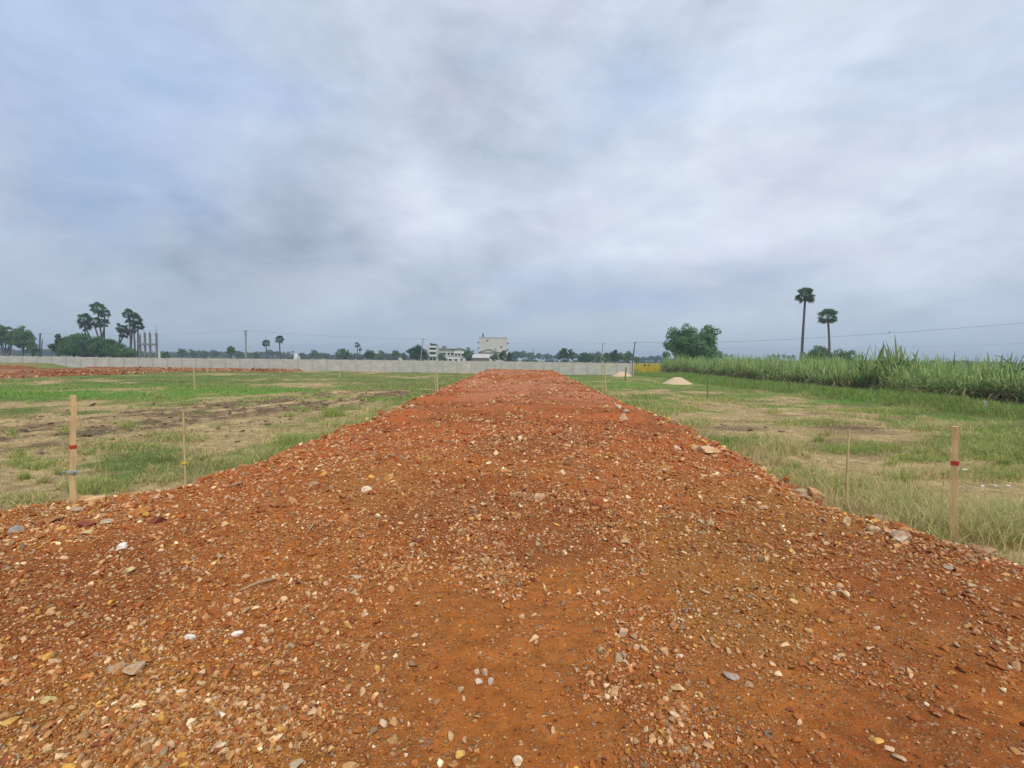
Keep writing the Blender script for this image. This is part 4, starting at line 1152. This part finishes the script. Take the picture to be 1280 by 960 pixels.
mb = MB(); mb.add([(-W / 2 - .3, -1.2, H - .15), (W / 2 + .3, -1.2, H - .15), (W / 2 + .3, 5.3, H + 1.35), (-W / 2 - .3, 5.3, H + 1.35), (-W / 2 - .3, -1.2, H - .03), (W / 2 + .3, -1.2, H - .03), (W / 2 + .3, 5.3, H + 1.47), (-W / 2 - .3, 5.3, H + 1.47)], [(0, 3, 2, 1), (4, 5, 6, 7), (0, 1, 5, 4), (1, 2, 6, 5), (2, 3, 7, 6), (3, 0, 4, 7)]); mb.build('roof', M_lightroof, r_)
# white house group
r_, W, H = house('stepped_house', 536, 546, 432.5, 225, 'narrow white three storey house with open balconies left of the white row', M_white, 8, [(-.22, 1.2, 2.4, 1.2), (.22, 1.2, 2.4, 1.2)])
for z in (3.2, 5.4, 7.4):
    mb = MB(); mb.box(-W / 2 - .5, W / 2 + .1, -1.3, -.02, -.12, .12); mb.box(-W / 2 - .5, W / 2 + .1, -1.3, -1.2, .12, .75); sl = mb.build('balcony', M_white, r_, (0, 0, z))
    mb = MB(); mb.box(-W * .3, W * .3, -.04, .03, .15, 1.75); mb.build('opening', M_dark, sl)
mb = MB(); mb.box(-.9, .9, -.5, .9, 0, .9); mb.build('roof_tank', M_dark, r_, (.8, 3, H)); mb = MB(); mb.tube([(0, 0, 0), (0, 0, .3), (0, 0, 1.5)], [.35, .4, .38], 8); mb.build('water_tank', M_dark, r_, (-1.3, 2, H))
r_, W, H = house('white_house', 546.5, 567, 436.5, 232, 'long white two storey house with dark roof edge and square windows', M_white, 8, [(-.36, .9, 2.2, 1.1), (-.12, .9, 2.2, 1.1), (.12, .9, 2.2, 1.1), (.36, .9, 2.2, 1.1), (-.30, 3.8, 5.0, 1.0), (-.05, 3.8, 5.0, 1.0), (.2, 3.8, 5.0, 1.0), (.4, 3.8, 5.0, 1.0)])
mb = MB(); mb.box(-W / 2 - .5, W / 2 + .5, -.9, 8.4, 0, .35); mb.build('roof', M_roof, r_, (0, 0, H))
mb = MB(); mb.tube([(0, 0, 0), (0, 0, .3), (0, 0, 1.3), (0, 0, 1.5)], [.9, 1.0, 1.0, .5], 10); mb.build('water_tank', M_roof, r_, (-W * .12, 3, H + .35))
r_, W, H = house('white_gabled_house', 567.5, 581, 437.0, 228, 'white house with low gabled dark roof at the right of the white row', M_white, 8, [(-.3, 3.3, 4.6, 1.0), (.0, 3.3, 4.6, 1.0), (.3, 3.3, 4.6, 1.0), (-.2, .8, 2.2, 1.1), (.2, .8, 2.2, 1.1)], roof='gable')
r_, W, H = house('annex', 559, 575, 445.3, 205, 'low white annex with a flat roof in front of the white row', M_white, 4, [(-.25, .7, 1.9, 1.2), (.2, .7, 1.9, 1.2)], roof='parapet')
r_, W, H = house('shrine', 367, 371.5, 445.3, 270, 'tiny white shrine with a pointed roof above the wall', M_white, 4)
mb = MB(); mb.add([(-1.0, 0, 0), (1.0, 0, 0), (1.0, 2.6, 0), (-1.0, 2.6, 0), (0, 1.3, 1.9)], [(0, 1, 4), (1, 2, 4), (2, 3, 4), (3, 0, 4)]); mb.build('spire', M_white, r_, (0, 0, H))
r_, W, H = house('hut', 498.5, 501.5, 445.5, 220, 'tiny white hut left of the big round tree', M_white, 3, roof='gable')
# unfinished concrete frame
D = 112; p0 = atd(173.5, 430, D); p1 = atd(196, 430, D)
root = empty('unfinished_frame', ((p0.x + p1.x) / 2, D, 0)); W = p1.x - p0.x
for row, yo in enumerate((0, 3.6)):
    for k, uu in enumerate((174.5, 180.8, 187.2, 195.3)):
        x = atd(uu, 430, D).x - (p0.x + p1.x) / 2; x += (x + (p0.x + p1.x) / 2) * yo / D + yo * .05; h = atd(uu, (418, 415.5, 416, 416)[k], D).z
        mb = MB(); mb.box(-.12, .12, -.12, .12, -.3, h); c_ = mb.build('column', M_greyd, root, (x, yo, 0))
        mb = MB()
        for ox, oy in ((-.1, -.1), (.1, .1)): mb.tube([(ox, oy, h), (ox * 1.2, oy, h + .7 + (1.2 if k == 3 and row == 0 else 0))], [.02, .018], 4)
        mb.build('rebar', M_metal, c_)
zb = atd(185, 430, D).z
mb = MB(); mb.box(-W / 2 - .1, W / 2 + .1, -.14, .14, zb - .25, zb + .15); mb.build('beam', M_greyd, root, (0, -.31, 0))
mb = MB(); mb.box(-W / 2 - .1, W / 2 + .1, -.14, .14, zb - .25, zb + .15); mb.build('beam', M_greyd, root, ((p0.x + p1.x) / 2 * 3.6 / D + .18, 3.29, 0))
mb = MB(); mb.box(-W / 2, W / 2, .3, 3.3, 0, 1.2); mb.build('plinth_wall', M_greyd, root)
tag(root, 'unfinished grey concrete column frame right of the palms', 'building frame')
p = atd(199.3, 445, 105); mb = MB(); mb.box(-.14, .14, -.14, .14, -.2, atd(199.3, 437.5, 105).z); mb.box(-.2, .2, -.2, .2, atd(199.3, 437.5, 105).z, atd(199.3, 437.5, 105).z + .12)
tag(mb.build('gate_post', M_white, loc=(p.x, 105, 0)), 'white post just right of the unfinished frame', 'post')

# ------------------------------------------------------------------ poles and wires
def upole(u, D, vtop, ub, vb, label, arms=1, w=.26, lean=None, insul=True, mt=None):
    t = atd(u, vtop, D); b = atd(ub, vb, D); dx = (b.x - t.x) / max(.5, t.z - b.z); bx = t.x + dx * t.z
    root = empty('utility_pole', (bx, D, 0)); d = Vector((t.x - bx, 0, t.z))
    mb = MB(); mb.tube([Vector((0, 0, -.3)), d * .5, d], [w * .62, w * .5, w * .38], 6); mb.build('shaft', mt or M_pole, root)
    for k in range(arms):
        c = d * (.965 - .09 * k); a_ = .75 - .2 * k
        mb = MB(); mb.box(-a_, a_, -.05, .05, -.05, .05); ar = mb.build('crossarm', M_metal, root, c + Vector((0, -.2, 0)))
        for ix in (-a_ * .9, a_ * .9):
            mb = MB(); mb.tube([(0, 0, 0), (0, 0, .12), (0, 0, .22)], [.05, .07, .03], 6); mb.build('insulator', M_white, ar, (ix, 0, .05))
    return tag(root, label, 'utility pole', 'utility poles beyond the wall'), Vector((t.x, D, t.z))
_, t307 = upole(307.2, 128, 412.5, 307.4, 445, 'straight utility pole with crossarm standing above the wall at left', 2, .42)
_, t50 = upole(50.2, 150, 416.5, 49.5, 438, 'dark utility pole between the two left tree groups', 1, .50, mt=M_metal)
upole(53, 150, 424, 52, 438, 'slender leaning pole beside the dark left pole', 0, .30, mt=M_metal)
_, t528 = upole(529, 164, 423, 526, 448, 'utility pole leaning in front of the big round tree', 1, .34)
_, t753 = upole(753.7, 178, 429, 751.5, 452, 'utility pole right of the smooth dark dome tree', 1, .36)
_, t793 = upole(793.8, 150, 427.5, 791, 450, 'dark leaning utility pole near the end of the wall', 1, .40, mt=M_metal)
_, tfar = upole(1491, 53, 384, 1491, 470, 'utility pole outside the right end of the cane', 1, .26)
_, t666 = upole(666.5, 380, 434, 666.5, 448, 'tiny far mast over the blue tree line', 0, .5, mt=M_metal)
def wire(a, b, sag, label, r0=.02, off=(0, 0, 0)):
    a = a + Vector(off); b = b + Vector(off); n = 28; mb = MB(); pts = []
    for k in range(n + 1):
        t = k / n; q = (b - a) * t; q.z -= sag * 4 * t * (1 - t); pts.append(q)
    mb.tube(pts, [r0 * max(.35, (a + q).y / 110) for q in pts], 5, cap=False)
    return tag(mb.build('power_line', M_wire, loc=a), label, 'wire')
wire(t793, tfar, 1.35, 'upper overhead wire crossing the sky above the cane', .024, (0, 0, -.1))
wire(t793 + Vector((0, 0, -.9)), Vector((tfar.x, tfar.y, tfar.z - 3.3)), 1.3, 'lower faint overhead wire just above the cane', .010)
wire(t50, t307, 1.0, 'overhead wire from the dark left pole to the straight pole', .012)
wire(t307, t528, .7, 'overhead wire from the straight pole to the leaning pole', .012)
wire(t753, t793, .6, 'overhead wire between the two poles near the wall end', .010)
wire(t528, t753, 1.0, 'overhead wire passing over the white houses', .008)
# bird on the wire
w0 = t793 + Vector((0, 0, -.1)); w1 = tfar + Vector((0, 0, -.1)); best = None
for k in range(1000):
    t = k / 1000; q = w0.lerp(w1, t); q.z -= 1.35 * 4 * t * (1 - t)
    e = abs(q.x / q.y - (1109 - 640) / F)
    if best is None or e < best[0]: best = (e, q)
q = best[1]
mb = MB()
mb.tube([(-.22, 0, .02), (-.10, 0, .05), (-.02, 0, .11), (.06, 0, .17), (.11, 0, .22), (.15, 0, .24), (.19, 0, .235), (.24, 0, .225)], [.008, .035, .07, .062, .04, .043, .03, .004], 9)
mb.tube([(.0, .02, .08), (.0, .02, 0)], [.008, .006], 4); mb.tube([(.0, -.02, .08), (.0, -.02, 0)], [.008, .006], 4)
tag(mb.build('bird', M_bird, loc=q + Vector((0, 0, .02)), smooth=True), 'small dark bird perched on the overhead wire above the cane', 'bird')

# ------------------------------------------------------------------ haze
HAZE = True
if HAZE:
    mb = MB(); mb.box(-1550, 1550, -1550, 1550, -1.8, 30)
    hm = bpy.data.materials.new('haze'); hm.use_nodes = True; nt = hm.node_tree
    nt.nodes.remove(nt.nodes['Principled BSDF'])
    v = nt.nodes.new('ShaderNodeVolumePrincipled'); v.inputs['Density'].default_value = .0008
    v.inputs['Color'].default_value = (.72, .86, 1.0, 1); v.inputs['Anisotropy'].default_value = .2
    nt.links.new(v.outputs[0], nt.nodes['Material Output'].inputs['Volume'])
    tag(mb.build('haze', hm), 'thin pale haze over the far fields', 'haze', kind='stuff')

# ------------------------------------------------------------------ sky and light
SUN_EL, SUN_AZ = math.radians(54), math.radians(160)      # azimuth from +Y towards +X
w = bpy.data.worlds.new('World'); scene.world = w; w.use_nodes = True
nt = w.node_tree; N = nt.nodes; L = nt.links
bg = N['Background']; bg.inputs['Strength'].default_value = .067
sky = N.new('ShaderNodeTexSky'); sky.sky_type = 'NISHITA'; sky.sun_disc = False
sky.sun_elevation = SUN_EL; sky.sun_rotation = SUN_AZ; sky.dust_density = 1.5
tc = N.new('ShaderNodeTexCoord')
sep = N.new('ShaderNodeSeparateXYZ'); L.new(tc.outputs['Generated'], sep.inputs[0])
def mth(op, a, b=None, c=None, clamp=False):
    n = N.new('ShaderNodeMath'); n.operation = op; n.use_clamp = clamp
    for i, q in enumerate((a, b, c)):
        if q is None: continue
        if isinstance(q, (int, float)): n.inputs[i].default_value = q
        else: L.new(q, n.inputs[i])
    return n.outputs[0]
def comb(a, b, c=0.0):
    n = N.new('ShaderNodeCombineXYZ')
    for i, q in enumerate((a, b, c)):
        if isinstance(q, (int, float)): n.inputs[i].default_value = q
        else: L.new(q, n.inputs[i])
    return n.outputs[0]
zc = mth('ADD', mth('MAXIMUM', sep.outputs[2], 0.0), .30)
cx_ = mth('DIVIDE', sep.outputs[0], zc); cy_ = mth('DIVIDE', sep.outputs[1], zc)
def noise(vec, sc, det, ro=.5, dist=0.0):
    n = N.new('ShaderNodeTexNoise'); n.inputs['Scale'].default_value = sc; n.inputs['Detail'].default_value = det; n.inputs['Roughness'].default_value = ro
    n.inputs['Distortion'].default_value = dist; L.new(vec, n.inputs['Vector']); return n.outputs['Fac']
def rng_(v, a, b, c=0.0, d=1.0, smooth=True):
    n = N.new('ShaderNodeMapRange'); n.interpolation_type = 'SMOOTHSTEP' if smooth else 'LINEAR'
    n.inputs[1].default_value = a; n.inputs[2].default_value = b; n.inputs[3].default_value = c; n.inputs[4].default_value = d
    L.new(v, n.inputs[0]); return n.outputs[0]
def mixrgb(f, a, b):
    n = N.new('ShaderNodeMix'); n.data_type = 'RGBA'
    if isinstance(f, (int, float)): n.inputs['Factor'].default_value = f
    else: L.new(f, n.inputs['Factor'])
    for nm, q in (('A', a), ('B', b)):
        if isinstance(q, tuple): n.inputs[nm].default_value = (*q, 1)
        else: L.new(q, n.inputs[nm])
    return n.outputs['Result']
def blob(u, v, r, sq=1.0):
    d = ray(u, v).normalized(); n = N.new('ShaderNodeVectorMath'); n.operation = 'DISTANCE'
    m_ = N.new('ShaderNodeVectorMath'); m_.operation = 'MULTIPLY'; m_.inputs[1].default_value = (1, 1, sq); L.new(tc.outputs['Generated'], m_.inputs[0])
    n.inputs[1].default_value = (d.x, d.y, d.z * sq); L.new(m_.outputs[0], n.inputs[0])
    return rng_(n.outputs['Value'], r, 0.0)
vec = comb(cx_, cy_)
vs = comb(mth('ADD', cx_, mth('MULTIPLY', cy_, .9)), mth('MULTIPLY', mth('SUBTRACT', cy_, mth('MULTIPLY', cx_, .35)), .8))
n_big = noise(vs, 1.1, 5, .5, .5); n_mid = noise(vec, 3.0, 7, .6, .5); n_wisp = noise(comb(mth('ADD', mth('MULTIPLY', cx_, .9), mth('MULTIPLY', cy_, .8)), mth('SUBTRACT', mth('MULTIPLY', cy_, 1.3), mth('MULTIPLY', cx_, .7))), 2.3, 7, .62, .5)
mg = N.new('ShaderNodeMapping'); mg.inputs['Scale'].default_value = (1, 1, 1.9); mg.inputs['Rotation'].default_value = (0, math.radians(-18), 0); L.new(tc.outputs['Generated'], mg.inputs[0])
n_puff = noise(mg.outputs[0], 4.2, 8, .58, .35); n_puff2 = noise(mg.outputs[0], 9.5, 7, .62, .2)
# brightness of the cloud deck
b0 = mth('MULTIPLY', mth('SUBTRACT', n_big, .5), .75)
b1 = mth('ADD', mth('MULTIPLY', mth('SUBTRACT', n_mid, .5), .30), mth('ADD', mth('MULTIPLY', mth('SUBTRACT', n_puff, .5), .68), mth('MULTIPLY', mth('SUBTRACT', n_puff2, .5), .45)))
b2 = mth('MULTIPLY', mth('SUBTRACT', n_wisp, .5), .22)
br = mth('ADD', mth('ADD', b0, b1), mth('ADD', b2, .54))
br = mth('ADD', br, mth('MULTIPLY', blob(530, 262, .22, 1.6), .36))
br = mth('ADD', br, mth('MULTIPLY', blob(850, 200, .42, 1.3), .24))
br = mth('ADD', br, mth('MULTIPLY', blob(620, 90, .5, 1.2), .04))
br = mth('ADD', br, mth('MULTIPLY', blob(1180, 260, .35, 1.8), .14))
br = mth('SUBTRACT', br, mth('MULTIPLY', blob(230, 320, .50, 2.2), .28))
br = mth('SUBTRACT', br, mth('MULTIPLY', blob(600, 370, .5, 4), .14))
br = mth('ADD', br, mth('MULTIPLY', blob(1120, 150, .5, 1.3), .20))
br = rng_(br, .10, .95, 0, 1, False)
cloud = mixrgb(br, (2.85, 3.5, 4.5), (7.1, 7.75, 8.8))
# thin places let the blue through
gap = mth('MULTIPLY', rng_(noise(vs, .9, 5, .55, .6), .46, .66), .40)
gap = mth('ADD', gap, mth('MULTIPLY', blob(110, 70, .45, 1.4), .50), clamp=True)
blue = mixrgb(.5, (2.9, 4.6, 7.6), sky.outputs[0])
warm = rng_(noise(vec, 1.7, 3, .5, .3), .42, .66)
cloud = mixrgb(mth('MULTIPLY', warm, .16), cloud, (6.2, 5.6, 6.6))
c_all = mixrgb(mth('MULTIPLY', gap, .75), cloud, (2.4, 4.1, 7.4))
c_all = mixrgb(.06, c_all, sky.outputs[0])
# even grey-blue veil towards the horizon
hz = rng_(sep.outputs[2], .20, .0, 0, .75)
c_all = mixrgb(hz, c_all, (3.95, 4.85, 5.85))
L.new(c_all, bg.inputs['Color'])

sun = bpy.data.lights.new('sun', 'SUN'); sun.energy = 1.5; sun.angle = math.radians(10); sun.color = (1, .94, .83)
so = bpy.data.objects.new('sun', sun); col.objects.link(so)
dv = Vector((math.sin(SUN_AZ) * math.cos(SUN_EL), math.cos(SUN_AZ) * math.cos(SUN_EL), math.sin(SUN_EL)))
so.rotation_euler = dv.to_track_quat('Z', 'Y').to_euler(); so.location = (0, 0, 60)

vs_ = scene.view_settings
scene.display_settings.display_device = 'sRGB'
vs_.view_transform = 'Standard'; vs_.look = 'None'; vs_.gamma = 1; vs_.use_curve_mapping = False; vs_.exposure = 0.80
scene.cycles.max_bounces = 5; scene.cycles.diffuse_bounces = 3; scene.cycles.transmission_bounces = 3; scene.cycles.volume_bounces = 0
scene.cycles.use_denoising = True
scene.cycles.denoiser = 'OPENIMAGEDENOISE'
scene.cycles.denoising_input_passes = 'RGB_ALBEDO_NORMAL'
